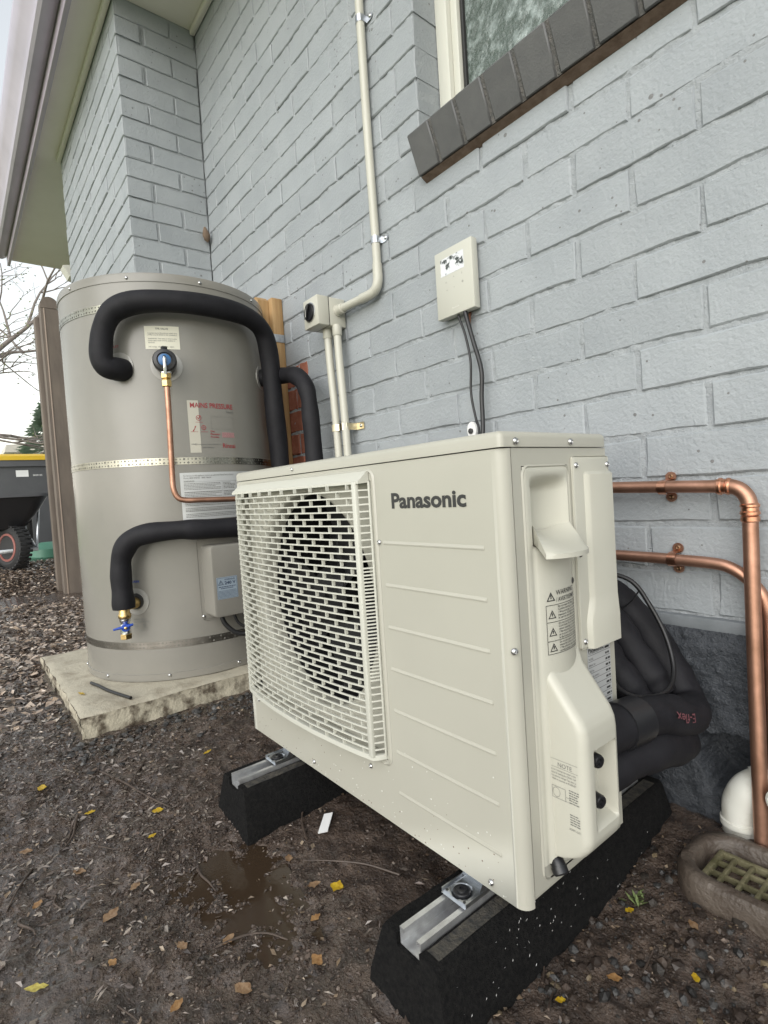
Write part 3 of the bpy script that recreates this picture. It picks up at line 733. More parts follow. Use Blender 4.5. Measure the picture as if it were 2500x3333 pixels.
# wiring cover
mb = MB(); mb.rbox(UX1+.0002, UX1+.0040, -.3845, -.2895, .026, .3005, .0035, 3); wc = build('wiring_cover', mb, 'ivory2', hp)
mb = MB()
prf = [(-.3585, .0039), (-.3545, .0085), (-.3505, .0105), (-.2915, .0105), (-.2893, .008)]
def wcs(i, z):
    y_, h = prf[int(i)]
    if z < .095: s_ = min(1, (.095-z)/.03); y_ += -.012*s_*(1 if i < 3 else 0)*0+.0; h += .0022*s_*(0 if i == 0 else 1); y_ += (-.010*s_ if i < 3 else 0)
    if z > .278: h = .0038
    return (UX1+h, y_, z)
zz = [.0255, .040, .064, .08, .095, .1, .18, .268, .2745, .279]
mb.grid(wcs, range(len(prf)), zz)
mb.add([(UX1, -.3685, .0255), (UX1+.0039, -.3685, .0255), (UX1+.0107, -.3645, .0255), (UX1+.0127, -.3605, .0255), (UX1+.0127, -.2915, .0255), (UX1+.0102, -.2893, .0255), (UX1, -.2893, .0255)], [tuple(range(7))])
build('cable_duct', mb, 'ivory2', wc, angle=30)
for y_, z_ in ((-.377, .288), (-.2935, .288), (-.377, .162), (-.2925, .164), (-.375, .037)): screw((UX1+.0040, y_, z_), (1, 0, 0), hp, 1.0)
# print on the side
rnd = random.Random(3)
def fnH(a, b): return (hx(a, b)+.0007, a, b)
mb = MB()
tri_sign(mb, fnH, -.4635, .1115, .014, .0014); mb.add([fnH(-.4642, .1145), fnH(-.4628, .1145), fnH(-.4626, .1195), fnH(-.4644, .1195)], [(0, 1, 2, 3)])
put_text(mb, 'WARNING', .0092, fnH, -.4545, .1185, 'LEFT', .004, .044); put_text(mb, '/ AVERTISSEMENT', .0085, fnH, -.4545, .1095, 'LEFT', .002, .053)
frame2(mb, fnH, -.472, -.3990, .0415, .1065, .0007, 12)
for z_ in (.0835, .0585): quad2(mb, fnH, -.472, -.399, z_, z_+.0007, 12)
for z_ in (.0885, .0655, .0450): tri_sign(mb, fnH, -.4625, z_, .013, .0012); mb.add([fnH(-.4632, z_+.003), fnH(-.4618, z_+.003), fnH(-.4616, z_+.007), fnH(-.4634, z_+.007)], [(0, 1, 2, 3)])
for z_, s_ in ((.1020, 'Do not open the Piping Cover.'), (.0982, 'Confirm wetting is completed'), (.0944, '/ N\'ouvrez pas le couvercle'), (.0906, 'tuyauterie. Confirmez que'), (.0868, 'la terre est effectuee.'), (.0795, 'Do not touch the Hot Water'), (.0757, 'Cold Inlet Port. Be careful'), (.0719, 'when opening or closing'), (.0681, '/ Ne touchez pas le port'), (.0643, 'et le port d\'entree froide'), (.0605, 'la fermeture du robinet'), (.0545, 'Do not place gases or combustible'), (.0507, 'material close to the unit'), (.0469, '/ Ne placez pas de gaz'), (.0431, 'combustibles a proximite')):
    put_text(mb, s_, .0040, fnH, -.4520, z_, 'LEFT', .006, .0505 if len(s_) > 25 else .046)
build('warning_print', mb, 'ink', hp, smooth=False, fix=False)
def fnN(a, b): return (UX1+a, -.4760, b)
mb = MB(); quad2(mb, fnN, .004, .046, -.0930, -.0926); put_text(mb, 'NOTE', .0078, fnN, .017, -.1015)
quad2(mb, fnN, .004, .046, -.1035, -.1031)
for k in range(4): put_text(mb, ['You can recharge the water in the', 'product by opening the DRAIN TAP', '/ Vous pouvez vidanger l\'eau dans ce', 'produit en ouvrant le ROBINET'][k], .0036, fnN, .005, -.1080-.0042*k, 'LEFT', .0, .038)
frame2(mb, fnN, .007, .027, -.145, -.129, .0005); 
v = []
for k in range(20): a = 2*math.pi*k/20; v += [fnN(.0135+.0055*math.cos(a), -.137+.0065*math.sin(a)), fnN(.0135+.0050*math.cos(a), -.137+.006*math.sin(a))]
mb.add(v, [(2*k, 2*k+1, (2*k+3) % 40, (2*k+2) % 40) for k in range(20)])
quad2(mb, fnN, .027, .034, -.1445, -.1441); quad2(mb, fnN, .027, .034, -.139, -.1386)
for k in range(6): dashes(mb, fnN, .032, .046, -.1285-.0032*k, .0014, rnd)
for k in range(5): dashes(mb, fnN, .032, .046, -.1600-.0032*k, .0014, rnd)
put_text(mb, 'ACXF71-42471', .0040, fnN, .030, -.180, 'LEFT', 0, .016)
build('note_print', mb, 'greyink', hp, smooth=False, fix=False)
def fnP(a, b): return (UX1+.0006, a, b)
build('name_plate', quad2(MB(), lambda a, b: (UX1+.0004, a, b), -.366, -.303, -.10, .0258), 'silver', hp, smooth=False, fix=False)
mb = MB(); put_text(mb, 'Panasonic', .0080, fnP, -.364, .0165, 'LEFT', .02, .040)
for k in range(11):
    z_ = .0115-.0088*k; quad2(mb, fnP, -.365, -.304, z_, z_+.0005)
    put_text(mb, ['CO2 HEAT PUMP WATER HEATER', 'MODEL', 'SERIAL No.', 'SIZE No.', 'POWER SUPPLY', 'CAPACITY', 'INPUT', 'CURRENT', 'COP', 'MASS', 'R'][k], .0038, fnP, -.3635, z_+.0022)
    dashes(mb, fnP, -.318, -.305, z_+.0025, .003, rnd)
build('name_plate_print', mb, 'ink', hp, smooth=False, fix=False)
# rain drops and splash on the casing
rn = random.Random(31); mb = MB()
for k in range(70):
    x_ = rn.uniform(-.45, .05); z_ = -.275+.16*rn.random()**2; r_ = rn.uniform(.0006, .0014)
    mb.lathe((x_, UY0, z_), (0, -1, 0), [(r_, 0), (r_*.85, r_*.35), (r_*.3, r_*.6)], 6)
tag(build('rain_drops', mb, 'drop', hp), kind='stuff')
mb = MB()
for k in range(60):
    x_ = rn.uniform(UX0+.02, UX1-.03); z_ = UZ0+.004+.07*rn.random()**2.2; r_ = rn.uniform(.0004, .0013)
    mb.lathe((x_, UY0, z_), (0, -1, 0), [(r_, 0), (r_*.8, .0003)], 6)
tag(build('mud_specks', mb, 'underside', hp), kind='stuff')
# zinc mounting feet
for cx_ in (-.0215, -.5725):
    mb = MB()
    bm = bmesh.new(); bmesh.ops.create_grid(bm, x_segments=14, y_segments=16, size=.5)
    for v_ in bm.verts:
        x_ = v_.co.x*.046; y_ = v_.co.y*.046
        d = math.hypot(x_, y_+.004); z_ = -.298-.005*max(0, 1-(d/.014)**3)*0
        if d < .0155: z_ -= .006*min(1, (.0155-d)/.004)
        e = min((.023-abs(x_)), (y_+.023)); z_ -= .004*max(0, 1-e/.004)
        v_.co = (cx_+x_, -.541+y_, z_)
    mb.bm(bm); bmf = build('mounting_foot', mb, 'steel', hp, fix=False)
    mb = MB(); mb.box(cx_-.0225, cx_+.0225, -.5195, -.5180, -.299, -.2755); mb.box(cx_-.0235, cx_-.022, -.5625, -.519, -.3015, -.296); mb.box(cx_+.022, cx_+.0235, -.5625, -.519, -.3015, -.296)
    mb.add([(cx_+.0225, -.5195, -.2755), (cx_+.0225, -.5195, -.2985), (cx_+.0225, -.536, -.2985)], [(0, 1, 2)])
    build('foot_upstand', mb, 'steel', bmf, smooth=False)
    build('bolt', MB().lathe((cx_, -.5455, -.3045), (0, 0, 1), [(.0125, 0), (.0125, .0075), (.0115, .0085), (.0075, .0085), (.007, .011), (.0035, .011), (.0035, .0085)], 20), 'black', bmf)
    for sx in (-.0165, .0165): build('foot_hole', MB().lathe((cx_+sx, -.558, -.2983), (0, 0, 1), [(.0022, 0), (.0022, .0006)], 10), 'ink', bmf)

# ================================================================== RUBBER SUPPORT BLOCKS
for nm, cx_, lab in (('support_block', -.0215, 'black rubber support block under the near end of the heat pump'), ('support_block', -.5725, 'black rubber support block under the far end of the heat pump')):
    t = thing(nm, lab, 'rubber block', (cx_, -.35, -.41), 'rubber support blocks')
    mb = MB(); secs = []
    def sec(y, s, zt=-.3135):
        zb = -.43
        return [(cx_-.080*s, y, zb), (cx_-.078*s, y, -.39), (cx_-.054*s, y, zt-.006), (cx_-.048*s, y, zt), (cx_-.0225, y, zt), (cx_-.0225, y, zt-.016), (cx_+.0225, y, zt-.016), (cx_+.0225, y, zt), (cx_+.048*s, y, zt), (cx_+.054*s, y, zt-.006), (cx_+.078*s, y, -.39), (cx_+.080*s, y, zb)]
    ysec = np.concatenate([[-.6485], np.linspace(-.640, -.06, 40), [-.05]])
    v = []
    for i, y_ in enumerate(ysec):
        s_ = 1 if 0 < i < len(ysec)-1 else .97
        for (a, b, c_) in sec(y_, s_):
            e = -.012*max(0, (-.33-c_)/.09) if i <= 1 else 0
            v.append((a+.0018*fbm(a*60, b*60, c_*60, 2), b+e, c_+.0012*fbm(a*70, b*70, 3, 2)))
    n = 12; f = [tuple(range(n))[::-1], tuple((len(ysec)-1)*n+k for k in range(n))]
    f += [(i*n+k, i*n+(k+1) % n, (i+1)*n+(k+1) % n, (i+1)*n+k) for i in range(len(ysec)-1) for k in range(n)]
    mb.add(v, f); build('block', mb, 'rubber', t, angle=45)
    build('dusty_edge', MB().grid(lambda a, b: (a, b, -.3128+.001*fbm(a*90, b*40)), np.linspace(cx_+.026, cx_+.047, 4), np.linspace(-.638, -.07, 40)), 'rubberdust', t, fix=False)
    mb = MB(); mb.box(cx_-.0205, cx_+.0205, -.6435, -.08, -.3285, -.3268)
    for sx in (-1, 1):
        mb.box(min(cx_+sx*.0205, cx_+sx*.0190), max(cx_+sx*.0205, cx_+sx*.0190), -.6435, -.08, -.3268, -.3065)
        mb.box(min(cx_+sx*.0205, cx_+sx*.0125), max(cx_+sx*.0205, cx_+sx*.0125), -.6435, -.08, -.3065, -.3050)
        mb.box(min(cx_+sx*.0140, cx_+sx*.0125), max(cx_+sx*.0140, cx_+sx*.0125), -.6435, -.08, -.3110, -.3065)
    build('mounting_rail', mb, 'alu', t, smooth=False)

# ================================================================== SLAB AND HOT WATER CYLINDER
def slab_pt(x, y, z):
    return (x+.005*fbm(x*8, y*8, z*12, 4), y+.005*fbm(x*11+4, y*7, z*12, 4), z+.0025*fbm(x*12, y*12, 2, 4))
mb = MB()
SX0, SX1, SY0, SY1, SZ0, SZ1 = -1.955, -1.130, -.835, -.06, -.345, -.2815
mb.grid(lambda a, b: slab_pt(a, b, SZ1-.004*max(0, 1-min(a-SX0, SX1-a, b-SY0)/.010)), np.linspace(SX0, SX1, 60), np.linspace(SY0, SY1, 56))
slab = single('concrete_slab', mb, 'concrete', 'rough cream concrete slab carrying the hot water cylinder', 'slab', fix=False, angle=80)
mb = MB(); off = slab.location
zs_ = np.linspace(SZ0, SZ1-.004, 7)
mb.grid(lambda a, b: slab_pt(a, SY0+.004*math.sin(b*90)+.004*abs(fbm(a*20, b*40, 1)), b), np.linspace(SX0, SX1, 70), zs_)
mb.grid(lambda a, b: slab_pt(SX0, a, b), np.linspace(SY0, SY1, 40), zs_)
mb.grid(lambda a, b: slab_pt(SX1-.005*abs(fbm(a*20, b*40, 5)), a, b), np.linspace(SY0, SY1, 60), zs_)
build('slab_edge', mb, 'concside', slab, fix=False, angle=80)

TC = Vector((-1.546, -.391, 0)); TR = .346; TZ0, TZ1 = -.2800, .990
def cy(deg, z, r=TR): a = R(deg); return Vector((TC.x+r*math.cos(a), TC.y+r*math.sin(a), z))
tank = thing('water_cylinder', 'tall taupe hot water cylinder standing on the concrete slab', 'water cylinder', (TC.x, TC.y, TZ0))
build('jacket', MB().lathe((TC.x, TC.y, 0), (0, 0, 1), [(TR-.003, TZ0+.018), (TR, TZ0+.021), (TR, .9625), (TR-.002, .9635)], 160), 'tank', tank, angle=30)
build('lid', MB().lathe((TC.x, TC.y, 0), (0, 0, 1), [(TR-.001, .9590), (TR+.0022, .9592), (TR+.0024, .978), (TR-.001, .9865), (TR-.010, TZ1), (TR-.05, TZ1+.002), (.02, TZ1+.004)], 160), 'tank', tank, angle=30)
build('base_ring', MB().lathe((TC.x, TC.y, 0), (0, 0, 1), [(TR-.01, TZ0), (TR+.0012, TZ0+.0005), (TR+.0022, TZ0+.0215), (TR-.001, TZ0+.0225)], 160), 'tank', tank, angle=30)
for a in (-71.5, -36, -.3, 36.3, 72, -107): screw(cy(a, .970, TR+.0024), cy(a, 0, 1)-TC, tank, 1.25)
for a in (-66.7, -30.3, 5.6, 41, -102): screw(cy(a, -.2645, TR+.0022), cy(a, 0, 1)-TC, tank, 1.25)
def fnT(rofs): return lambda s, z: tuple(cy(math.degrees(s/TR), z, TR+rofs))
deg = lambda a: R(a)*TR
def cquad(a0, a1, z0, z1, ofs, n=14): return quad2(MB(), fnT(ofs), deg(a0), deg(a1), z0, z1, n)
def disc_on(a, z, r, ofs, mt, name):
    n_ = cy(a, 0, 1)-TC; return build(name, MB().lathe(cy(a, z, TR-.004), n_, [(r, 0), (r, .0046), (r-.003, .0052), (.026, .0050), (.026, .003)], 36), mt, tank)
disc_on(-43.3, .703, .044, 0, 'clear', 'port_collar'); disc_on(-20.0, .700, .047, 0, 'clear', 'port_collar'); disc_on(-44.7, -.025, .042, 0, 'clear', 'port_collar'); disc_on(43.1, .706, .044, 0, 'clear', 'port_collar')
build('port_hole', MB().lathe(cy(-44.7, -.024, TR), cy(-44.7, 0, 1)-TC, [(.0245, 0), (.0245, .003)], 24), 'ink', tank)
# stickers
rnd = random.Random(9)
st = build('relief_valve_notice', cquad(-29.4, -12.8, .753, .8235, .0006), 'paper', tank, smooth=True, fix=False); F1 = fnT(.0011)
mb = MB(); put_text(mb, 'TPR VALVE', .0078, F1, deg(-21.1), .8125, 'CENTER', .02)
for z_, s_ in ((.800, 'A temperature & pressure relief valve'), (.7945, '(TPR) is to be fitted in this installation.'), (.783, 'WARNING: This valve or drain outlet'), (.777, 'outlet pipe must not be sealed or'), (.771, 'blocked.'), (.758, 'TPR ratings: 1000kPa  99C  10kW')):
    put_text(mb, s_, .0058, F1, deg(-28.0), z_, 'LEFT', .004, min(.086, .0024*len(s_)))
build('notice_print', mb, 'greyink', st, smooth=False, fix=False)
st = build('pressure_label', cquad(-11.6, -6.0, .43, .5955, .0006), 'clearst', tank, fix=False)
mb = MB(); put_text(mb, 'MAINS PRESSURE', .0225, F1, deg(-10.4), .573, 'LEFT', .013, deg(23.7))
put_text(mb, 'Rinnai', .0205, F1, deg(5.7), .4455, 'LEFT', .010, deg(7.6)); put_text(mb, 'Our', .0085, F1, deg(-.6), .4955, 'LEFT', .012); put_text(mb, 'Plumbers\'', .0085, F1, deg(-.6), .4865, 'LEFT', .012); put_text(mb, 'Promise', .0085, F1, deg(-.6), .4775, 'LEFT', .012)
v = []
for k in range(24): a = 2*math.pi*k/24; v += [F1(deg(-6.3)+.0085*math.cos(a), .540+.0085*math.sin(a)), F1(deg(-6.3)+.0068*math.cos(a), .540+.0068*math.sin(a))]
mb.add(v, [(2*k, 2*k+1, (2*k+3) % 48, (2*k+2) % 48) for k in range(24)])
mb.add([F1(deg(-6.3)+a, .540+b) for a, b in ((-.005, .001), (-.001, -.005), (.007, .008), (.004, .008), (-.001, -.001), (-.003, .003))], [(0, 1, 4, 5), (1, 2, 3, 4)])
mb.add([F1(deg(-8.9)+a, .506+b) for a, b in ((-.006, -.008), (-.002, -.009), (.003, .001), (.0065, .009), (.002, .008), (.001, .001))], [(0, 1, 2, 5), (2, 3, 4, 5)])
v = []
for k in range(20): a = 2*math.pi*k/20; v += [F1(deg(-4)+.0075*math.cos(a), .510+.0075*math.sin(a)), F1(deg(-4)+.006*math.cos(a), .510+.006*math.sin(a))]
mb.add(v, [(2*k, 2*k+1, (2*k+3) % 40, (2*k+2) % 40) for k in range(20)]); quad2(mb, F1, deg(-4)-.0005, deg(-4)+.0005, .500, .516); quad2(mb, F1, deg(-4)-.005, deg(-4)+.005, .509, .510)
for a, z_ in ((-8, .526), (-10.7, .4955), (-5.5, .4955)): dashes(mb, F1, deg(a), deg(a)+.022, z_, .0014, rnd)
build('label_print', mb, 'redink', st, smooth=False, fix=False)
mb = MB(); put_text(mb, 'Enamel', .0125, F1, deg(9.2), .5595, 'LEFT', 0, deg(4.4)); frame2(mb, F1, deg(.1), deg(13.4), .506, .5465, .0006, 8)
put_text(mb, 'info@rinnai.co.nz | www.rinnai.co.nz', .0060, F1, deg(-10.9), .4550, 'LEFT', .012, deg(15.4)); put_text(mb, '0800 RINNAI', .0060, F1, deg(-5.5), .4445, 'LEFT', .012, deg(6.2))
build('label_print', mb, 'greyink', st, smooth=False, fix=False)
mb = MB()
for k in range(6): dashes(mb, F1, deg(5.9), deg(13.4), .4795+.0028*k, .0019, rnd)
build('label_print', mb, 'pinkink', st, smooth=False, fix=False)
st = build('data_label', cquad(-17.9, 22, .217, .3675, .0006, 24), 'silver', tank, fix=False)
mb = MB()
put_text(mb, 'For Service on this appliance contact, an authorised Rinnai Service Centre', .0070, F1, deg(-16.2), .3555, 'LEFT', .004, deg(27)); put_text(mb, 'Phone: 0800 RINNAI   0800 746624', .0070, F1, deg(-16.2), .3480, 'LEFT', .004, deg(14)); put_text(mb, 'WARNINGS', .0060, F1, deg(-16.2), .3385, 'LEFT', .015)
for k in range(24):
    z_ = .3315-.0046*k
    if k in (5, 10, 16, 20): continue
    x1_ = deg(3.2) if k < 13 else deg(16)
    dashes(mb, F1, deg(-16.2), x1_-(.02 if k % 3 == 2 else 0), z_, .0018, rnd)
    if k < 13: dashes(mb, F1, deg(4.4), deg(4.4)+rnd.uniform(.02, .045), z_, .0022, rnd)
for z_ in (.3375, .306, .280, .246): quad2(mb, F1, deg(-16.4), deg(18), z_, z_+.0005, 16)
for a in (3.8, 11.8): quad2(mb, F1, deg(a), deg(a)+.0005, .272, .3375)
build('data_print', mb, 'greyink', st, smooth=False, fix=False)
mb = MB(); put_text(mb, 'OUTLET', .0095, fnT(.0006), deg(-49.8), .7625, 'LEFT', .015, .042); build('port_lettering', mb, 'redink', tank, smooth=False, fix=False)
mb = MB(); put_text(mb, 'DRAIN', .0105, fnT(.0006), deg(-48.0), .0345, 'LEFT', .015, .034); build('port_lettering', mb, 'blue', tank, smooth=False, fix=False)
mb = MB(); put_text(mb, 'MODEL:  ISERIES', .0058, fnT(.0006), deg(-47), -.083, 'LEFT', .01, .042); put_text(mb, 'Vented unvented Mains Tank', .0058, fnT(.0006), deg(-47), -.091, 'LEFT', .008, .050)
for k in range(3): dashes(mb, fnT(.0006), deg(-47), deg(-44.5), -.099-.0055*k, .0024, rnd); dashes(mb, fnT(.0006), deg(-42.0), deg(-40.2), -.099-.0055*k, .0026, rnd)
quad2(mb, fnT(.0006), deg(-47.5), deg(-38.6), -.1165, -.1158, 6); build('capacity_print', mb, 'greyink', tank, smooth=False, fix=False)
# element cover
def cbox(mb, a0, a1, z0, z1, r0, r1, rad, n=10):
    """box bent to the jacket, with softened outer edges"""
    poly = rrect(deg(a0), deg(a1), z0, z1, rad, 5); inn = rrect(deg(a0)+.006, deg(a1)-.006, z0+.006, z1-.006, max(.002, rad-.004), 5); m_ = len(poly)
    pt = lambda s, z, r_: tuple(cy(math.degrees(s/TR), z, r_))
    am = (a0+a1)/2
    def flat(s, z, r_):                                       # flat outer face, square to the middle of the box
        nrm = cy(am, 0, 1)-TC; tg = Vector((-nrm.y, nrm.x, 0)); return tuple(TC+nrm*r_+tg*(s-deg(am))+Vector((0, 0, z)))
    v = [pt(*q, r0) for q in poly]+[flat(*q, r1-.006) for q in poly]+[flat(*q, r1-.0015) for q in rrect(deg(a0)+.002, deg(a1)-.002, z0+.002, z1-.002, max(.002, rad-.002), 5)]+[flat(*q, r1) for q in inn]
    f = [(i*m_+k, i*m_+(k+1) % m_, (i+1)*m_+(k+1) % m_, (i+1)*m_+k) for i in range(3) for k in range(m_)]+[tuple(3*m_+k for k in range(m_))]
    mb.add(v, f); return flat
mb = MB(); 
plate = rrect(deg(-12.3), deg(13.5), -.107, .158, .016, 6)
mb.add([tuple(cy(math.degrees(s/TR), z, TR-.001)) for s, z in plate]+[tuple(cy(math.degrees(s/TR), z, TR+.004)) for s, z in plate], [(k, (k+1) % len(plate), len(plate)+(k+1) % len(plate), len(plate)+k) for k in range(len(plate))])
quad2(mb, fnT(.004), deg(-12.1), deg(13.3), -.100, .151, 16)
ec = build('element_cover', mb, 'tank', tank, angle=40)
mb = MB(); flat = cbox(mb, -10.6, 11.5, -.090, .136, TR+.002, TR+.078, .014); build('element_box', mb, 'tank', ec, angle=40)
screw(cy(-11.4, -.092, TR+.0042), cy(-11.4, 0, 1)-TC, tank, 1.3)
F2 = lambda s, z: flat(s, z, TR+.0786); F3 = lambda s, z: flat(s, z, TR+.0790)
stq = build('voltage_sticker', quad2(MB(), F2, deg(-8.6), deg(2.6), -.0335, .035, 1), 'bluest', ec, fix=False)
mb = MB(); frame2(mb, F3, deg(-8.3), deg(2.3), -.0315, .033, .0009, 1); tri_sign(mb, F3, deg(-6.4), .011, .018, .0016); quad2(mb, F3, deg(-6.4)-.0008, deg(-6.4)+.0008, .0145, .021)
put_text(mb, 'WARNING', .0075, F3, deg(-4.4), .024, 'LEFT', .01, .034); put_text(mb, '240 V', .0135, F3, deg(-4.4), .0115, 'LEFT', .03, .036); dashes(mb, F3, deg(-7.6), deg(1.6), .0035, .0022, rnd); dashes(mb, F3, deg(-6.5), deg(.4), -.0015, .0022, rnd)
for k in range(6): dashes(mb, F3, deg(-7.8), deg(1.9), -.0085-.0038*k, .0012, rnd)
build('sticker_print', mb, 'navyink', stq, smooth=False, fix=False)
for k, (a, z_, r_) in enumerate(((-5.5, -.090, .0075), (1.5, -.092, .0048))):
    p0 = Vector(flat(deg(a), z_, TR+.045)); mb = MB()
    build('element_cable', mb.tube([p0+Vector((0, 0, .01)), p0+Vector((.005, .012, -.03)), p0+Vector((.02, .05, -.055-.01*(k == 0))), p0+Vector((.04, .12, -.065)), p0+Vector((.05, .22, -.07))], r_, 10), 'cable', ec)
# perforated straps
def strap(zc, a0, a1, mt, label, tilt=0., h=.022):
    mb = MB(); L = R(a1-a0)*(TR+.0016); pitch_ = .0118; n_ = int(L/pitch_); rows = 2; ch = h/rows
    fr_ = lambda s, z: tuple(cy(a0+math.degrees(s/(TR+.0016)), zc+z+tilt*s, TR+.0016))
    for i in range(n_):
        for j in range(rows):
            big = (i+j) % 3 == 0; hr = .0037 if big else .0022
            cs, cz = (i+.5)*pitch_, -h/2+(j+.5)*ch
            sq_ = [(cs-pitch_/2, cz-ch/2), (cs, cz-ch/2), (cs+pitch_/2, cz-ch/2), (cs+pitch_/2, cz), (cs+pitch_/2, cz+ch/2), (cs, cz+ch/2), (cs-pitch_/2, cz+ch/2), (cs-pitch_/2, cz)]
            ho = [(cs+hr*math.cos(R(225+45*k)), cz+hr*math.sin(R(225+45*k))) for k in range(8)]
            mb.add([fr_(*q_) for q_ in sq_+ho], [(k, (k+1) % 8, 8+(k+1) % 8, 8+k) for k in range(8)])
    o = single('steel_strap', mb, mt, label, 'strap', 'perforated straps round the cylinder', fix=False, angle=80); return o
strap(.8850, -125, 95, 'strap', 'upper perforated steel strap round the cylinder, partly under the black hose')
strap(.4130, -125, 80, 'strap', 'middle perforated steel strap round the cylinder below the red lettering', tilt=-.012)
strap(-.1615, -125, 60, 'strapdark', 'lowest dark perforated steel strap round the cylinder near its base', tilt=-.01)

# ---- lagged hoses on the cylinder
def cpath(l): return [cy(a, z, r_) for a, z, r_ in l]
def hose(path, r_, label, extra=None, wob=.0012):
    mb = MB(); mb.tube(path, lambda t: r_+wob*math.sin(t*40)+wob*math.sin(t*17+1), 20, True, 7)
    return single('insulated_pipe', mb, 'foam', label, 'pipe', 'black lagged pipes', angle=60)
hose(cpath([(-41.3, .694, .340), (-43.0, .691, .372), (-45.2, .694, .396), (-46.4, .718, .402), (-46.2, .760, .400), (-44.6, .805, .400), (-40.4, .850, .400), (-32.8, .873, .400), (-21.5, .881, .400), (-6.3, .883, .400), (11.2, .881, .400), (24.3, .871, .400), (33.0, .838, .400), (36.9, .765, .400), (37.8, .68, .400), (38.4, .585, .400), (40.4, .46, .400), (41, .3, .400), (41, .0, .40), (41, -.28, .40)]), .0325,
     'thick black lagged pipe arching over the front of the cylinder')
hose([cy(43.1, .706, .34), (-1.262, -.126, .706), (-1.21, -.106, .703), (-1.145, -.102, .690), (-1.093, -.100, .655), (-1.068, -.100, .605), (-1.062, -.100, .54), (-1.056, -.100, .40), (-1.05, -.1, .1), (-1.05, -.1, -.3)], .0290,
     'short black lagged pipe bending down the brick wall beside the conduits')
hose(cpath([(-45.6, -.034, .402), (-45.7, .010, .402), (-45.7, .070, .402), (-44.6, .125, .402), (-40.5, .168, .402), (-33, .188, .402), (-20, .192, .402), (-11.3, .189, .402), (5.6, .185, .402), (20, .182, .402), (30, .18, .41)]), .0305,
     'black lagged pipe rising from the brass drain valve and turning right')
# brass drain valve
dv = thing('drain_valve', 'brass drain valve with small blue lever low on the cylinder', 'valve', cy(-45.6, -.12, .402))
P = cy(-45.6, 0, .402); nr = (cy(-45.6, 0, 1)-TC).normalized()
build('tee', MB().lathe(P+Vector((0, 0, -.064)), (0, 0, 1), [(.0165, 0), (.0185, .004), (.0185, .012), (.0155, .016), (.0155, .032)], 18).lathe(cy(-44.9, -.028, TR-.004), nr, [(.0175, 0), (.0175, .02), (.0145, .024), (.0145, .060)], 18), 'brass', dv)
build('valve_body', MB().lathe(P+Vector((0, 0, -.112)), (0, 0, 1), [(.012, 0), (.0150, .002), (.0150, .026), (.0130, .030), (.0130, .036), (.0158, .040), (.0158, .047)], 18), 'chrome', dv)
build('outlet_nut', MB().lathe(P+Vector((0, 0, -.127)), (0, 0, 1), [(.014, 0), (.0175, .002), (.0175, .014), (.015, .017)], 6), 'brass', dv, angle=20)
vd = (Vector((.51, -1.06, 0))-P); vd.z = 0; vd.normalize(); sd_ = Vector((-vd.y, vd.x, 0))
lev = build('lever', MB().lathe(P+vd*.012+Vector((0, 0, -.089)), vd, [(.0125, 0), (.0125, .010), (.010, .012)], 16), 'blue', dv)
mb = MB()
a_ = P+vd*.022+Vector((0, 0, -.088))
mb.tube([a_-sd_*.0, a_-sd_*.012+Vector((0, 0, .001)), a_-sd_*.034+Vector((0, 0, -.002))], lambda t: .0065-.0035*t, 10); mb.tube([a_, a_+sd_*.010+Vector((0, 0, .004)), a_+sd_*.021+Vector((0, 0, .006))], lambda t: .0065-.003*t, 10)
build('lever_arm', mb, 'blue', lev); build('lever_screw', MB().lathe(P+vd*.0245+Vector((0, 0, -.089)), vd, [(.0045, 0), (.0045, .004), (.003, .005)], 12), 'brass', lev)
# relief valve and its copper drain
rv = thing('relief_valve', 'black relief valve with blue dial and chrome lever above a copper drain', 'valve', cy(-20.2, .62, .41))
n20 = (cy(-20.2, 0, 1)-TC).normalized(); P = cy(-20.2, .700, TR)
build('valve_body', MB().lathe(P, n20, [(.028, 0), (.028, .045), (.032, .047), (.034, .052), (.034, .078), (.031, .084), (.022, .086), (.020, .082)], 32), 'black', rv)
build('dial', MB().lathe(P+n20*.0805, n20, [(.0185, 0), (.0175, .0035), (.008, .006)], 28), 'dial', rv)
build('lug', MB().rbox(-.008, .008, -.008, .008, -.006, .006, .002), 'black', rv).location = P+n20*.065+Vector((0, 0, .037))
lv = build('easing_lever', MB().tube([P+n20*.086+Vector((0, 0, .008)), P+n20*.094+Vector((0, 0, .002)), P+n20*.095+Vector((0, 0, -.02)), P+n20*.090+Vector((0, 0, -.045))], .0050, 10), 'chrome', rv)
build('easing_eye', MB().tube([P+n20*.088+Vector((0, 0, -.004))+Vector((.008*math.sin(a), 0, .012*math.cos(a))) for a in np.linspace(0, 2*math.pi, 14)], .0026, 8, True, 1), 'chrome', lv)
Q = P+n20*.060
build('outlet_nut', MB().lathe(Q+Vector((0, 0, -.052)), (0, 0, 1), [(.012, 0), (.0155, .002), (.0155, .022), (.013, .024), (.013, .030)], 6).lathe(Q+Vector((0, 0, -.076)), (0, 0, 1), [(.0115, 0), (.0148, .002), (.0148, .018), (.0115, .024)], 6), 'brass', rv, angle=20)
build('chrome_collar', MB().lathe(Q+Vector((0, 0, -.036)), (0, 0, 1), [(.0165, 0), (.0165, .012)], 18), 'chrome', rv)
rq = TR+.060
dp = thing('copper_drain_pipe', 'thin copper drain pipe dropping down the cylinder and bending right', 'pipe', cy(-20.2, .28, rq))
build('tube', MB().tube([Q+Vector((0, 0, -.07)), cy(-20.3, .55, rq), cy(-20.6, .45, rq), cy(-20.9, .36, rq), cy(-20.8, .318, rq), cy(-19.4, .291, rq), cy(-16.2, .281, rq), cy(-10, .279, rq), cy(4, .276, rq), cy(20, .272, rq+.01)], .0084, 14), 'copper', dp)

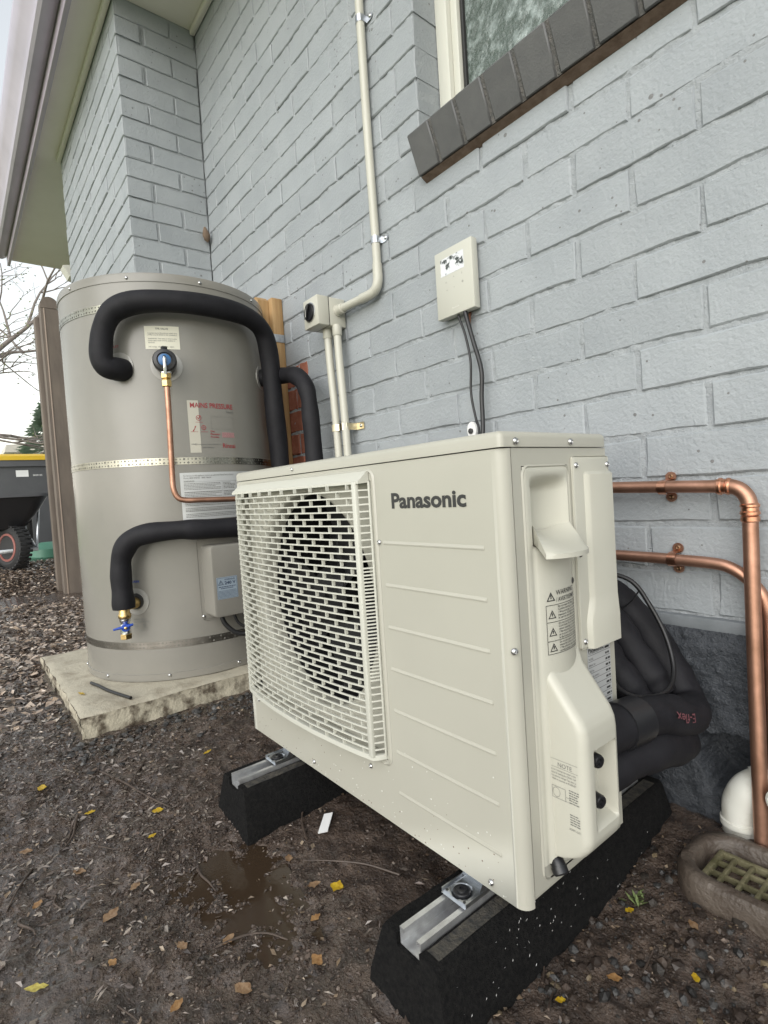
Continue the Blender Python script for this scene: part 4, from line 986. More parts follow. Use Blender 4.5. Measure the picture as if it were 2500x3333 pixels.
# ================================================================== TIMBER PACKER, BRACKET
tp = thing('timber_post', 'short treated pine post fixed to the wall behind the cylinder', 'post', (-1.41, -.04, -.33))
build('stud', MB().rbox(-1.455, -1.372, -.048, -.002, -.33, 1.040, .004), 'timber', tp)
build('packer', MB().prism([(-1.468, .975), (-1.468, .92), (-1.40, .905), (-1.395, 1.030), (-1.415, 1.046), (-1.445, 1.040)], -.094, -.049, 'Y'), 'timber', tp)
build('bolt', MB().lathe((-1.435, -.094, .985), (0, -1, 0), [(.009, 0), (.009, .004), (.006, .007)], 6), 'bronze', tp)
mb = MB(); mb.rbox(-1.47, -1.368, -.0515, -.0488, .870, .900, .001); mb.rbox(-1.3715, -1.3695, -.05, -.004, .870, .900, .0005)
br = build('steel_bracket', mb, 'steel', tp)
for x_ in (-1.398, -1.382): build('bracket_screw', MB().lathe((x_, -.0512, .886), (0, -1, 0), [(.005, 0), (.005, .002), (.003, .004)], 10), 'screw', br)

# ================================================================== ISOLATOR AND CONDUITS
iso = thing('isolator_switch', 'ivory isolator switch box with black rotary knob on the wall', 'switch', (-1.004, -.05, .815))
build('back_box', MB().rbox(-1.047, -.960, -.064, -.001, .816, .909, .004), 'conduit', iso)
build('seam', MB().box(-1.0455, -.9615, -.0655, -.0635, .8175, .9075), 'ink', iso, smooth=False)
build('cover', MB().rbox(-1.0475, -.9595, -.109, -.0655, .8155, .9095, .004), 'conduit', iso)
kb = build('knob', MB().lathe((-1.0045, -.109, .863), (0, -1, 0), [(.0285, 0), (.0285, .006), (.0265, .009), (.010, .0095)], 30), 'black', iso)
mb = MB(); mb.tube([(-1.0045-.010, -.122, .863-.022), (-1.0045, -.1235, .863), (-1.0045+.010, -.122, .863+.022)], .0048, 10); build('knob_bar', mb, 'black', kb)
build('knob_ring', MB().lathe((-1.0045, -.1088, .863), (0, -1, 0), [(.031, 0), (.031, .003), (.0286, .004)], 30), 'screw', kb)
build('pointer_line', MB().box(-1.0052, -1.0038, -.1290, -.1282, .863-.018, .863+.019), 'lightink', kb, smooth=False)
cr_ = .0128
cd1 = thing('vertical_conduit', 'ivory conduit running up the wall from the isolator past the window', 'conduit', (-.76, -.02, .86))
build('tube', MB().tube([(-.767, -.017, 2.49), (-.767, -.017, 1.70), (-.766, -.017, 1.333), (-.7605, -.017, 1.036), (-.7605, -.017, .930)], cr_, 18, True, 3), 'conduit', cd1)
build('bend', MB().tube([(-.7605, -.017, .948), (-.7605, -.017, .925), (-.7605, -.018, .900), (-.768, -.020, .880), (-.785, -.022, .870), (-.805, -.024, .868), (-.835, -.026, .868)], cr_+.0022, 18), 'conduit', cd1)
build('tube', MB().tube([(-.80, -.024, .868), (-.88, -.028, .868), (-.955, -.031, .868)], cr_, 18), 'conduit', cd1)
build('socket', MB().lathe((-.9598, -.031, .868), (1, 0, 0), [(.019, 0), (.019, .004), (.0165, .005), (.0165, .03), (.0148, .032)], 20), 'conduit', cd1)
def saddle(P, r_, label, w=.020, ear=1, mt='steel', two=False, grp='conduit saddle clips'):
    t = thing('saddle_clip', label, 'clip', (P[0], -.003, P[2]), grp); mb = MB(); v = []
    n_ = 14; xs_ = []
    for k in range(n_+1): a = math.pi*k/n_; xs_.append((P[0]+(r_+.0012)*math.cos(a), P[1]-(r_+.0012)*math.sin(a)))
    xs_ = [(P[0]+r_+.0012, -.002)]+xs_+[(P[0]-r_-.0012, -.002)]
    mb.grid(lambda i, z: (*xs_[int(i)], P[2]+z), range(len(xs_)), [-w/2, w/2]); build('band', mb, mt, t, fix=False)
    for sx in ((1, -1) if two else (ear,)):
        e0 = P[0]+sx*(r_+.0012)
        poly = [(e0, P[2]-w/2), (e0+sx*.016, P[2]-w/2), (e0+sx*.024, P[2]-w*.25), (e0+sx*.026, P[2]), (e0+sx*.024, P[2]+w*.25), (e0+sx*.016, P[2]+w/2), (e0, P[2]+w/2)]
        if sx < 0: poly = poly[::-1]
        build('ear', MB().prism(poly, -.0035, -.0018, 'Y'), mt, t, smooth=False); build('screw_head', MB().lathe((e0+sx*.015, -.0035, P[2]), (0, -1, 0), [(.0055, 0), (.0055, .0015), (.003, .0035)], 12), 'screw', t)
    return t
saddle((-.7602, -.017, 1.018), cr_, 'shiny saddle clip on the conduit just above its bend')
saddle((-.767, -.017, 1.660), cr_, 'shiny saddle clip on the conduit high up beside the window')
for (xa_, xb_, y_, z0_, lab) in ((-1.0045, -.985, -.048, .30, 'left of the two conduits dropping from the isolator'), (-.960, -.9455, -.040, .30, 'right of the two conduits dropping from the isolator')):
    t = thing('drop_conduit', lab, 'conduit', (xb_, y_, -.33), 'twin conduits below the isolator')
    build('tube', MB().tube([(xa_, y_, .82), (xa_+.2*(xb_-xa_), y_, .70), (xb_, y_, .40), (xb_, y_, -.34)], cr_, 18, True, 4), 'conduit', t)
    build('socket', MB().lathe((xa_+.0008, y_, .785), (0, 0, 1), [(.0146, 0), (.0158, .002), (.0158, .030)], 20), 'conduit', t)
t = thing('twin_clip', 'brassy double saddle clip holding the twin conduits to the wall', 'clip', (-.965, -.003, .48))
mb = MB(); ring_ = [(-1.006, -.030), (-1.004, -.055), (-.992, -.0635), (-.978, -.060), (-.968, -.052), (-.958, -.0555), (-.946, -.0545), (-.935, -.044), (-.932, -.004), (-.900, -.0035), (-.895, -.0035)]
mb.grid(lambda i, z: (*ring_[int(i)], .488+z), range(len(ring_)), [-.011, .011]); build('band', mb, 'palebrass', t, fix=False)
build('screw_head', MB().lathe((-.912, -.0035, .488), (0, -1, 0), [(.006, 0), (.006, .002), (.003, .004)], 12), 'screw', t)

# ================================================================== CONTROLLER
ct = thing('wall_controller', 'pale wall controller with film-covered screen beside the conduit', 'controller', (-.443, -.015, .706))
build('back_plate', MB().rbox(-.500, -.386, -.010, -.0015, .708, .872, .002), 'ctrlside', ct)
build('case', MB().rbox(-.5075, -.3795, -.031, -.0095, .7055, .876, .0025), 'ctrl', ct)
fnC = lambda a, b: (a, -.0314, b)
mb = MB(); quad2(mb, fnC, -.4865, -.4065, .8105, .8545); build('screen', mb, 'film', ct, smooth=False, fix=False)
mb = MB()
fnC2 = lambda a, b: (a, -.0314, b)
put_text(mb, '<', .008, fnC2, -.470, .790, 'CENTER'); put_text(mb, '^', .008, fnC2, -.443, .796, 'CENTER'); put_text(mb, 'v', .006, fnC2, -.443, .7725, 'CENTER'); put_text(mb, 'o', .011, fnC2, -.414, .776, 'CENTER'); put_text(mb, 'i', .010, fnC2, -.415, .797, 'CENTER'); put_text(mb, '<', .007, fnC2, -.468, .770, 'CENTER', 0, None)
build('key_print', mb, 'greyink', ct, smooth=False, fix=False)
mb = MB(); put_text(mb, 'Panasonic', .0062, fnC2, -.4415, .7215, 'CENTER', .015); build('brand_lettering', mb, 'lightink', ct, smooth=False, fix=False)
single('control_cable', MB().tube([(-.4435, -.018, .714), (-.442, -.022, .700), (-.424, -.022, .650), (-.411, -.022, .580), (-.4155, -.022, .503), (-.402, -.026, .44), (-.386, -.034, .40), (-.375, -.06, .30), (-.37, -.06, .1)], .0032, 10), 'cable', 'thin black cable hanging from the wall controller', 'cable', 'controller cables')
single('control_cable', MB().tube([(-.4175, -.020, .716), (-.417, -.024, .702), (-.3975, -.024, .629), (-.3765, -.024, .552), (-.3785, -.026, .484), (-.374, -.034, .40), (-.368, -.06, .30), (-.36, -.06, .1)], .0056, 12), 'cable', 'thicker black cable hanging from the wall controller', 'cable', 'controller cables')
t = thing('cable_cleat', 'small white cable cleat on the wall above the heat pump lid', 'cleat', (-.434, -.004, .40))
build('plate', MB().prism([(-.434+.0155*math.cos(a)*1.0, .412+.021*math.sin(a)) for a in np.linspace(0, 2*math.pi, 17)[:-1]], -.007, -.0015, 'Y'), 'white', t)
build('bolt_head', MB().lathe((-.436, -.007, .409), (0, -1, 0), [(.0075, 0), (.0075, .004), (.004, .005)], 8), 'ink', t, angle=20)
single('wall_anchor', MB().tube([(-.418, -.004, .706), (-.419, -.008, .697), (-.4195, -.010, .684), (-.421, -.010, .676)], lambda t: .0032+.0022*t, 9), 'rust', 'rusty wall anchor sticking out below the controller', 'anchor')
single('mud_nest', MB().lathe((-2.012, -.018, 1.505), (.3, -.3, 1), [(.003, 0), (.014, .012), (.018, .03), (.012, .05), (.004, .066)], 10), 'nest', 'small brown insect nest in the corner of the brick walls', 'nest')
fl = thing('flood_light', 'small dark floodlight under the far end of the eave', 'light', (-3.53, -.33, 1.80))
build('hood', MB().prism([(-.385, 1.862), (-.350, 1.800), (-.320, 1.792), (-.300, 1.842), (-.33, 1.875)], -3.60, -3.50, 'X'), 'frame', fl); build('mount', MB().rbox(-3.50, -3.44, -.335, -.295, 1.81, 1.87, .004), 'black', fl)

# ================================================================== COPPER PIPES ON THE WALL
pr = .0112
c1 = thing('copper_pipe', 'upper copper pipe with elbow turning down the wall', 'pipe', (.188, -.035, -.40), 'copper pipes on the wall')
build('tube', MB().tube([(-.60, -.036, .2600), (-.06, -.036, .2475), (.150, -.036, .2400)], pr, 18, True, 2), 'copper', c1)
build('tube', MB().tube([(.1885, -.036, .195), (.1895, -.042, .05), (.1930, -.054, -.214), (.1960, -.062, -.43)], pr+.0006, 18, True, 2), 'copper', c1)
build('elbow', MB().tube([(.140, -.036, .2403), (.158, -.036, .2400), (.172, -.036, .2355), (.1825, -.036, .2250), (.1878, -.036, .2100), (.1885, -.036, .190)], pr+.0014, 18), 'copper', c1)
for P_, ax in (((.142, -.036, .2403), (1, 0, -.03)), ((.1885, -.036, .190), (0, 0, 1))):
    build('press_ring', MB().lathe(P_, ax, [(pr, 0), (pr+.0036, .002), (pr+.0036, .006), (pr+.0018, .008), (pr+.0018, .013), (pr+.0034, .015), (pr+.0034, .018), (pr+.001, .021)], 18), 'copperbr', c1)
build('press_ring', MB().lathe((.1885, -.036, .178), (0, 0, 1), [(pr, 0), (pr+.0028, .003), (pr+.0028, .010), (pr+.0008, .012)], 18), 'copperbr', c1)
c2_ = thing('copper_pipe', 'lower copper pipe bending down behind the upright copper pipe', 'pipe', (.20, -.03, -.40), 'copper pipes on the wall')
build('tube', MB().tube([(-.60, -.026, .118), (-.04, -.026, .1105), (.06, -.026, .108), (.125, -.026, .1052), (.153, -.026, .099), (.177, -.026, .083), (.195, -.024, .060), (.2035, -.022, .033), (.2055, -.020, .0), (.2055, -.020, -.1), (.206, -.020, -.43)], pr-.0008, 18), 'copper', c2_)
def pclip(x_, z_, y_, lab):
    t = thing('pipe_clip', lab, 'clip', (x_, -.003, z_-.02), 'copper pipe clips'); mb = MB(); r_ = pr+.0014
    pts = [(-.0025, z_-.026), (-.0035, z_-r_-.003)]+[(y_-r_*math.cos(a)*1.0, z_+r_*math.sin(a)) for a in np.linspace(-math.pi/2, math.pi/2, 12)]+[(-.0035, z_+r_+.003), (-.0025, z_+.026)]
    mb.grid(lambda i, d: (x_+d, *pts[int(i)]), range(len(pts)), [-.0075, .0075]); build('band', mb, 'copperbr', t, fix=False)
    for s_ in (-1, 1):
        build('lug', MB().prism([(x_+.010*math.cos(a), z_+s_*.0185+.010*math.sin(a)) for a in np.linspace(0, 2*math.pi, 15)[:-1]], -.0045, -.0022, 'Y'), 'copper', t)
        build('screw_head', MB().lathe((x_, -.0045, z_+s_*.0195), (0, -1, 0), [(.005, 0), (.0042, .001), (.0028, .0016), (.002, .001)], 12), 'bronze', t)
pclip(.051, .2427, -.036, 'copper clip on the upper copper pipe'); pclip(.0585, .1082, -.026, 'bronze clip on the lower copper pipe')

# ================================================================== LAGGED PIPES BEHIND THE UNIT
def big(path, r_, label, seed):
    P = catmull(path, 9); mb = MB()
    mb.tube(P, lambda t: r_*(1+.05*math.sin(t*23+seed)+.03*math.sin(t*51+seed*2)), 26, True, 0)
    for i, q_ in enumerate(mb.v):
        d = .0022*fbm(q_[0]*28, q_[1]*28, q_[2]*28+seed, 3); mb.v[i] = (q_[0]+d, q_[1]+d, q_[2]+d)
    return single('insulated_pipe', mb, 'foam', label, 'pipe', 'black lagged pipes', angle=80)
E1 = [(.098, -.395, -.092), (.104, -.33, -.094), (.110, -.25, -.103), (.115, -.165, -.128), (.110, -.108, -.140), (.088, -.076, -.126), (.054, -.062, -.078), (.020, -.060, -.026), (-.014, -.062, .012), (-.050, -.064, .036), (-.12, -.066, .050), (-.30, -.066, .055)]
big(E1, .0315, 'thick black lagged pipe with pink lettering behind the heat pump', 1)
big([(.098, -.395, -.146), (.104, -.33, -.148), (.110, -.25, -.154), (.112, -.175, -.172), (.096, -.118, -.190), (.056, -.092, -.172), (.010, -.090, -.130), (-.03, -.090, -.085), (-.09, -.092, -.05), (-.30, -.092, -.04)], .0310, 'lower thick black lagged pipe behind the heat pump near the soil', 2)
big([(.068, -.118, -.118), (.050, -.120, -.090), (.022, -.122, -.048), (-.008, -.122, -.008), (-.040, -.122, .026), (-.09, -.12, .050), (-.30, -.12, .06)], .0285, 'sagging black lagged pipe beneath the looped power cable', 3)
big([(.058, -.172, -.120), (.036, -.174, -.092), (.008, -.176, -.056), (-.020, -.176, -.018), (-.05, -.174, .016), (-.10, -.17, .040), (-.30, -.17, .05)], .0280, 'black lagged pipe nearest the rear corner of the heat pump', 4)
# tape round the lagging
mb = MB(); mb.tube([(.1035, -.335, -.0938), (.1065, -.30, -.0965), (.1075, -.285, -.0975)], .0345, 24, True, 4); single('lagging_tape', mb, 'foamtape', 'black tape wrapped round the lagged pipe at the pipe cover', 'tape')
# pink print on the lagging: follows the hose surface
ce = catmull(E1, 9)
def hose_fn(sx, sy):
    # sx runs along the hose from its middle towards the wall, sy round it
    acc = 0; i0 = 10
    P0 = ce[i0]; i = i0
    while i < len(ce)-2 and acc+(ce[i+1]-ce[i]).length < sx: acc += (ce[i+1]-ce[i]).length; i += 1
    tdir = (ce[i+1]-ce[i]).normalized(); Pn = ce[i]+tdir*(sx-acc)
    tocam = (cam.location-Pn); tocam = (tocam-tdir*tocam.dot(tdir)).normalized(); side = tdir.cross(tocam)
    a = sy/.0345; return tuple(Pn+(tocam*math.cos(a)+side*math.sin(a))*.0352)
mb = MB(); put_text(mb, 'E-flex', .019, lambda a, b: hose_fn(.146-a, b-.004), 0, 0, 'LEFT', .003, .055)
single('pipe_lettering', mb, 'flexink', 'pink upside-down maker lettering on the upper lagged pipe', 'lettering', smooth=False, fix=False)
mb = MB(); mb.tube([(.062, -.288, .012), (.066, -.286, -.025), (.074, -.272, -.062), (.088, -.235, -.084), (.100, -.170, -.090), (.092, -.120, -.070), (.072, -.098, -.02), (.045, -.098, .035), (.015, -.10, .075), (-.02, -.14, .10), (-.05, -.22, .155), (-.06, -.25, .19)], .0042, 10)
single('power_cable', mb, 'cable', 'looped black power cable hanging behind the heat pump', 'cable')
mb = MB(); mb.tube([(.028, -.092, .062), (.010, -.096, .036), (-.02, -.10, .01)], .0016, 6); single('cable_tie', mb, 'cable', 'thin black tie round the cable and lagging', 'tie')
for k, (x_, z_) in enumerate(((.031, .052), (.043, .040), (.024, .048))):
    pass

# ================================================================== WASTE PIPE AND GULLY
pv = thing('waste_pipe', 'white plastic waste pipe bending from the wall into the gully', 'pipe', (.172, -.08, -.40))
build('bend', MB().tube([(.232, .05, -.255), (.212, .008, -.262), (.190, -.018, -.270), (.169, -.029, -.286), (.157, -.031, -.312), (.1545, -.031, -.340)], .0290, 26), 'pvc', pv)
build('collar', MB().tube([(.204, -.002, -.2645), (.192, -.016, -.2693), (.182, -.023, -.275)], .0315, 26, True, 3), 'pvc', pv)
build('spigot', MB().tube([(.1545, -.031, -.335), (.155, -.031, -.365), (.156, -.032, -.42)], .0282, 26, True, 3), 'pvc', pv)
build('socket_ring', MB().lathe((.1545, -.031, -.352), (0, 0, 1), [(.0285, 0), (.0312, .002), (.0312, .012), (.0285, .014)], 26), 'pvc', pv)
p2 = thing('pipe_end', 'small white pipe end at the right edge beside the copper pipe', 'pipe', (.232, -.06, -.30))
build('stub', MB().lathe((.236, .0, -.265), (-.1, -1, 0), [(.020, 0), (.020, .06), (.022, .062), (.022, .078), (.018, .08), (.014, .076)], 22), 'pvc', p2)
gu = thing('gully', 'weathered concrete gully surround with mossy grate', 'drain', (.24, -.155, -.42))
GC = (.236, -.150)
def gring(hx_, hy_, rr_, z_):
    return [(GC[0]+x_+.003*fbm(x_*30, y_*30, z_*20, 2), GC[1]+y_+.003*fbm(x_*30+9, y_*30, z_*20, 2), z_+.003*fbm(x_*25, y_*25, 7, 2)) for x_, y_ in [(a-0, b) for a, b in rrect(-hx_, hx_, -hy_, hy_, rr_, 8)]]
loops = [gring(.115, .070, .05, -.44), gring(.124, .078, .055, -.39), gring(.125, .079, .055, -.358), gring(.120, .074, .053, -.347), gring(.106, .060, .045, -.346), gring(.100, .055, .042, -.352), gring(.098, .053, .04, -.372), gring(.095, .05, .04, -.42)]
n = len(loops[0]); mb = MB(); mb.add([q_ for l in loops for q_ in l], [(i*n+k, i*n+(k+1) % n, (i+1)*n+(k+1) % n, (i+1)*n+k) for i in range(len(loops)-1) for k in range(n)])
build('surround', mb, 'gully', gu, angle=60)
build('sludge', MB().prism([q_[:2] for q_ in gring(.095, .05, .04, 0)], -.415, -.398, 'Z'), 'gullydark', gu)
gx0, gx1, gy0, gy1, gzt = GC[0]-.088, GC[0]+.088, GC[1]-.044, GC[1]+.044, -.362
mb = MB(); mb.rbox(gx0, gx1, gy0, gy0+.008, gzt-.012, gzt, .002); mb.rbox(gx0, gx1, gy1-.008, gy1, gzt-.012, gzt, .002); mb.rbox(gx0, gx0+.008, gy0, gy1, gzt-.0121, gzt+.0004, .002); mb.rbox(gx1-.008, gx1, gy0, gy1, gzt-.0121, gzt+.0004, .002)
gf = build('grate', mb, 'grate', gu)
for k in range(1, 3): y_ = gy0+(gy1-gy0)*k/3; build('grate_bar', MB().rbox(gx0, gx1, y_-.0025, y_+.0025, gzt-.010, gzt-.0015, .001), 'grate', gf)
for k in range(1, 7): x_ = gx0+(gx1-gx0)*k/7; build('grate_bar', MB().rbox(x_-.0028, x_+.0028, gy0, gy1, gzt-.009, gzt-.0008, .001), 'grate', gf)

# ================================================================== YARD BEYOND
fp = thing('fence_post', 'weathered brown timber fence post with rounded top beyond the cylinder', 'post', (-3.61, -.47, -.30))
capz = [(-.052+.104*k/10, 1.625+.042*math.sin(math.pi*k/10)**.6) for k in range(11)]
build('post', MB().prism([(-.470+a, b) for a, b in [(-.052, -.33), (.052, -.33)]+capz[::-1]], -3.66, -3.57, 'X'), 'fencewood', fp)
build('cap', MB().rbox(-3.664, -3.566, -.5235, -.4165, 1.592, 1.597, .002), 'fencewood', fp)
build('paling', MB().rbox(-3.76, -3.68, -.545, -.505, -.30, 1.56, .003), 'fencewood', fp)
build('paling', MB().rbox(-3.572, -3.5665, -.5065, -.4995, -.30, 1.59, .001), 'fencepale', fp)

bn = thing('wheelie_bin', 'dark grey wheelie bin with yellow lid beyond the fence post', 'bin', (-5.95, -.42, -.14))
bx_, by_, bz_ = -5.95, -.50, -.14
def brect(z, hx_, hy_): return [(bx_+a, by_+b, z) for a, b in rrect(-hx_, hx_, -hy_, hy_, .04, 5)]
lp = [brect(bz_, .22, .21), brect(bz_+.25, .24, .225), brect(bz_+.80, .285, .265), brect(bz_+.865, .29, .27), brect(bz_+.868, .315, .292), brect(bz_+.925, .315, .292)]
n = len(lp[0]); mb = MB(); mb.add([q_ for l in lp for q_ in l], [(i*n+k, i*n+(k+1) % n, (i+1)*n+(k+1) % n, (i+1)*n+k) for i in range(len(lp)-1) for k in range(n)]+[tuple(range(n))]); build('bin_body', mb, 'bin', bn)
lp = [brect(bz_+.927, .325, .300), brect(bz_+.965, .327, .302), brect(bz_+.985, .29, .27), brect(bz_+.995, .2, .18)]
mb = MB(); mb.add([q_ for l in lp for q_ in l], [(i*n+k, i*n+(k+1) % n, (i+1)*n+(k+1) % n, (i+1)*n+k) for i in range(len(lp)-1) for k in range(n)]+[tuple(range(n))[::-1], tuple(3*n+k for k in range(n))]); build('bin_lid', mb, 'binlid', bn)
fb = lambda a, b: (bx_+.2875, by_+a, bz_+b)
build('bin_label', quad2(MB(), fb, -.06, .04, .77, .835), 'white', bn, smooth=False, fix=False)
mb = MB(); put_text(mb, '0029123', .022, fb, .075, .775, 'LEFT', .01, .075); build('bin_number', mb, 'white', bn, smooth=False, fix=False)
mb = MB(); mb.box(bx_+.32, bx_+.35, by_+.205, by_+.235, bz_+.90, bz_+.96); mb.lathe((bx_+.345, by_+.22, bz_+.985), (1, 0, 0), [(.022, -.012), (.022, .012)], 12); build('lid_catch', mb, 'chrome', bn)

wb_ = thing('wheelbarrow', 'black plastic wheelbarrow with knobbly tyre in front of the bin', 'wheelbarrow', (-4.4, -.75, -.135))
WX, WY, WZ = -4.40, -.735, .030
mb = MB()
def tl_(z, s, sy): return [(WX-.15+a, WY-.10+b, z) for a, b in rrect(-.33*s, .33*s, -.36*sy, .36*sy, .10*s, 6)]
lp = [tl_(.17, .55, .55), tl_(.30, .82, .82), tl_(.395, .97, .97), tl_(.400, 1.02, 1.02), tl_(.418, 1.02, 1.02), tl_(.418, .97, .97), tl_(.30, .79, .79), tl_(.19, .53, .53)]
n = len(lp[0]); mb.add([q_ for l in lp for q_ in l], [(i*n+k, i*n+(k+1) % n, (i+1)*n+(k+1) % n, (i+1)*n+k) for i in range(len(lp)-1) for k in range(n)]+[tuple(range(n)), tuple(7*n+k for k in range(n))[::-1]])
tray = build('tray', mb, 'tray', wb_)
rl = [tl_(.399, 1.035, 1.035), tl_(.421, 1.035, 1.035), tl_(.4215, .985, .985)]
mb = MB(); mb.add([q_ for l in rl for q_ in l], [(i*n+k, i*n+(k+1) % n, (i+1)*n+(k+1) % n, (i+1)*n+k) for i in range(2) for k in range(n)]); build('tray_rim_shine', mb, 'bin', tray)  # lighter grey than the tray: shine along its edge given as colour
wax = Vector((.45, -.89, .06)).normalized(); wc_ = Vector((WX+.0, WY+.01, WZ))
wh_ = build('wheel', MB().lathe(wc_-wax*.04, wax, [(.03, 0), (.105, .0), (.108, .03), (.05, .036), (.05, .044), (.108, .05), (.105, .084), (.09, .086), (.085, .07), (.03, .066)], 28), 'rim', wb_)
build('tyre', MB().lathe(wc_-wax*.052, wax, [(.107, .012), (.125, .004), (.150, .014), (.163, .034), (.166, .052), (.163, .070), (.150, .090), (.125, .100), (.107, .092)], 44), 'tyre', wh_)
a_ = wax.orthogonal().normalized(); b_ = wax.cross(a_)
mb = MB()
for k in range(30):
    for s_ in (-1, 1):
        an = 2*math.pi*(k+.25*s_)/30; d = a_*math.cos(an)+b_*math.sin(an); tn = -a_*math.sin(an)+b_*math.cos(an)
        c_ = wc_+d*.163+wax*.024*s_
        v = [c_+d*e*.006+tn*f_*.010+wax*g_*.022 for e in (-1, 1) for f_ in (-1, 1) for g_ in (-1, 1)]
        mb.add(v, [(0, 1, 3, 2), (4, 6, 7, 5), (0, 4, 5, 1), (2, 3, 7, 6), (0, 2, 6, 4), (1, 5, 7, 3)])
build('tread', mb, 'tyre', wh_, smooth=False)
mb = MB(); mb.tube([(WX+.02, WY-.11, .010), (WX+.03, WY+.16, .004)], .009, 8, True, 0); mb.tube([(WX+.0, WY+.155, .006), (WX-.02, WY+.09, .20), (WX-.05, WY+.05, .34)], .010, 8); mb.tube([(WX+.02, WY+.16, .0), (WX-.05, WY+.2, .30), (WX-.05, WY+.21, .38)], .009, 8)
build('frame', mb, 'steel', wb_)
build('axle_bar', MB().rbox(WX+.070, WX+.082, WY-.115, WY+.165, -.008, .022, .003), 'steel', wb_); build('strut', MB().rbox(WX-.03, WX-.015, WY+.115, WY+.150, .02, .36, .004), 'tray', wb_)
build('leg_bracket', MB().prism([(WY+.03, .12), (WY+.10, .02), (WY+.12, .06), (WY+.07, .14)], WX-.05, WX-.046, 'X'), 'steel', wb_)
single('green_sack', MB().lathe((-5.25, -.40, -.135), (.1, .0, 1), [(.14, 0), (.16, .03), (.15, .10), (.08, .135), (.02, .142)], 24), 'greenbag', 'green plastic sack lying beside the bin', 'sack')

def tree(name, label, base, h, seed, spread, twigs, leaf_n, leaf_s, lean=(0, 0), lm='leafg'):
    rn = random.Random(seed); t = thing(name, label, 'tree', base); tr = MB(); tips = []
    def grow(P, d, L, r_, lev):
        n_ = 4; pts = [P]; q_ = P; dd = d.copy()
        for k in range(n_):
            dd = (dd+Vector((rn.uniform(-1, 1), rn.uniform(-1, 1), rn.uniform(-.5, .6)))*.16).normalized(); q_ = q_+dd*(L/n_); pts.append(q_)
        tr.tube(pts, lambda u: r_*(1-.5*u), 6 if lev > 1 else 9, False, 1 if lev > 2 else 2)
        if lev >= twigs: tips.append(pts[-1]); tips.append(pts[2]); return
        for k in range(3 if lev < 4 else 2):
            i = rn.choice((2, 3, 4)) if k else 4
            nd = (dd+Vector((rn.uniform(-1, 1), rn.uniform(-1, 1), rn.uniform(-.45, .7)))*spread).normalized()
            grow(pts[i], nd, L*rn.uniform(.62, .82), r_*.55, lev+1)
    grow(Vector(base), Vector((lean[0], lean[1], 1)).normalized(), h*.32, h*.022, 0)
    build('trunk', tr, 'bark', t, fix=False, angle=80)
    cr_ = MB()
    for P in tips:
        for k in range(leaf_n):
            q_ = P+Vector((rn.gauss(0, 1), rn.gauss(0, 1), rn.gauss(0, 1)))*spread*.18*h*.1
            a = Vector((rn.uniform(-1, 1), rn.uniform(-1, 1), rn.uniform(-1, 1))).normalized()*leaf_s; b = a.orthogonal().normalized()*leaf_s*.5
            cr_.add([q_-a, q_+b, q_+a, q_-b], [(0, 1, 2, 3)])
    if cr_.v: build('crown', cr_, lm, t, smooth=False, fix=False)
    return t
tree('bare_tree', 'sparse spring tree with bare branches against the white sky', (-9.2, -1.9, -.12), 6.4, 21, .95, 6, 2, .022, (.05, .42))
tree('bare_tree', 'second sparse tree further back whose branches reach the eave', (-13.5, -2.9, -.12), 9.0, 5, .9, 6, 2, .028, (.0, .45))
tree('garden_tree', 'leafy garden tree out in the yard reflected in the window', (-4.8, -8.2, -.15), 8.5, 33, .8, 5, 9, .10, (.0, .0))
cf = thing('conifer', 'small bluish conifer above the bin lid', 'tree', (-14.2, .75, -.1))
rn = random.Random(4); mb = MB()
for k in range(2600):
    z_ = rn.random()**1.3; rr_ = 1.15*(1-z_)**.8*rn.random()**.4+.02; a = rn.uniform(0, 6.283); lay = .10*math.sin(z_*40+a*3)
    q_ = Vector((-14.2+rr_*math.cos(a), .75+rr_*math.sin(a), .2+2.5*z_-.25*rr_+lay)); d = Vector((math.cos(a), math.sin(a), rn.uniform(-.5, .25))).normalized()*rn.uniform(.06, .15); s_ = d.orthogonal().normalized()*.035
    mb.add([q_-d-s_, q_-d+s_, q_+d], [(0, 1, 2)])
build('crown', mb, 'conifer', cf, smooth=False, fix=False); build('trunk', MB().lathe((-14.2, .75, -.1), (0, 0, 1), [(.09, 0), (.04, 1.6), (.01, 2.5)], 8), 'bark', cf)
fh = thing('far_shed', 'pale low roof of a shed far behind the bin', 'shed', (-20, 1.0, -.1))
build('wall', MB().box(-21, -19.2, .55, 1.5, -.1, 2.15), 'farwall', fh, smooth=False); build('roof', MB().prism([(.30, 2.15), (1.75, 2.15), (1.70, 2.42), (.36, 2.38)], -21.2, -19.0, 'X'), 'farwall', fh, smooth=False)

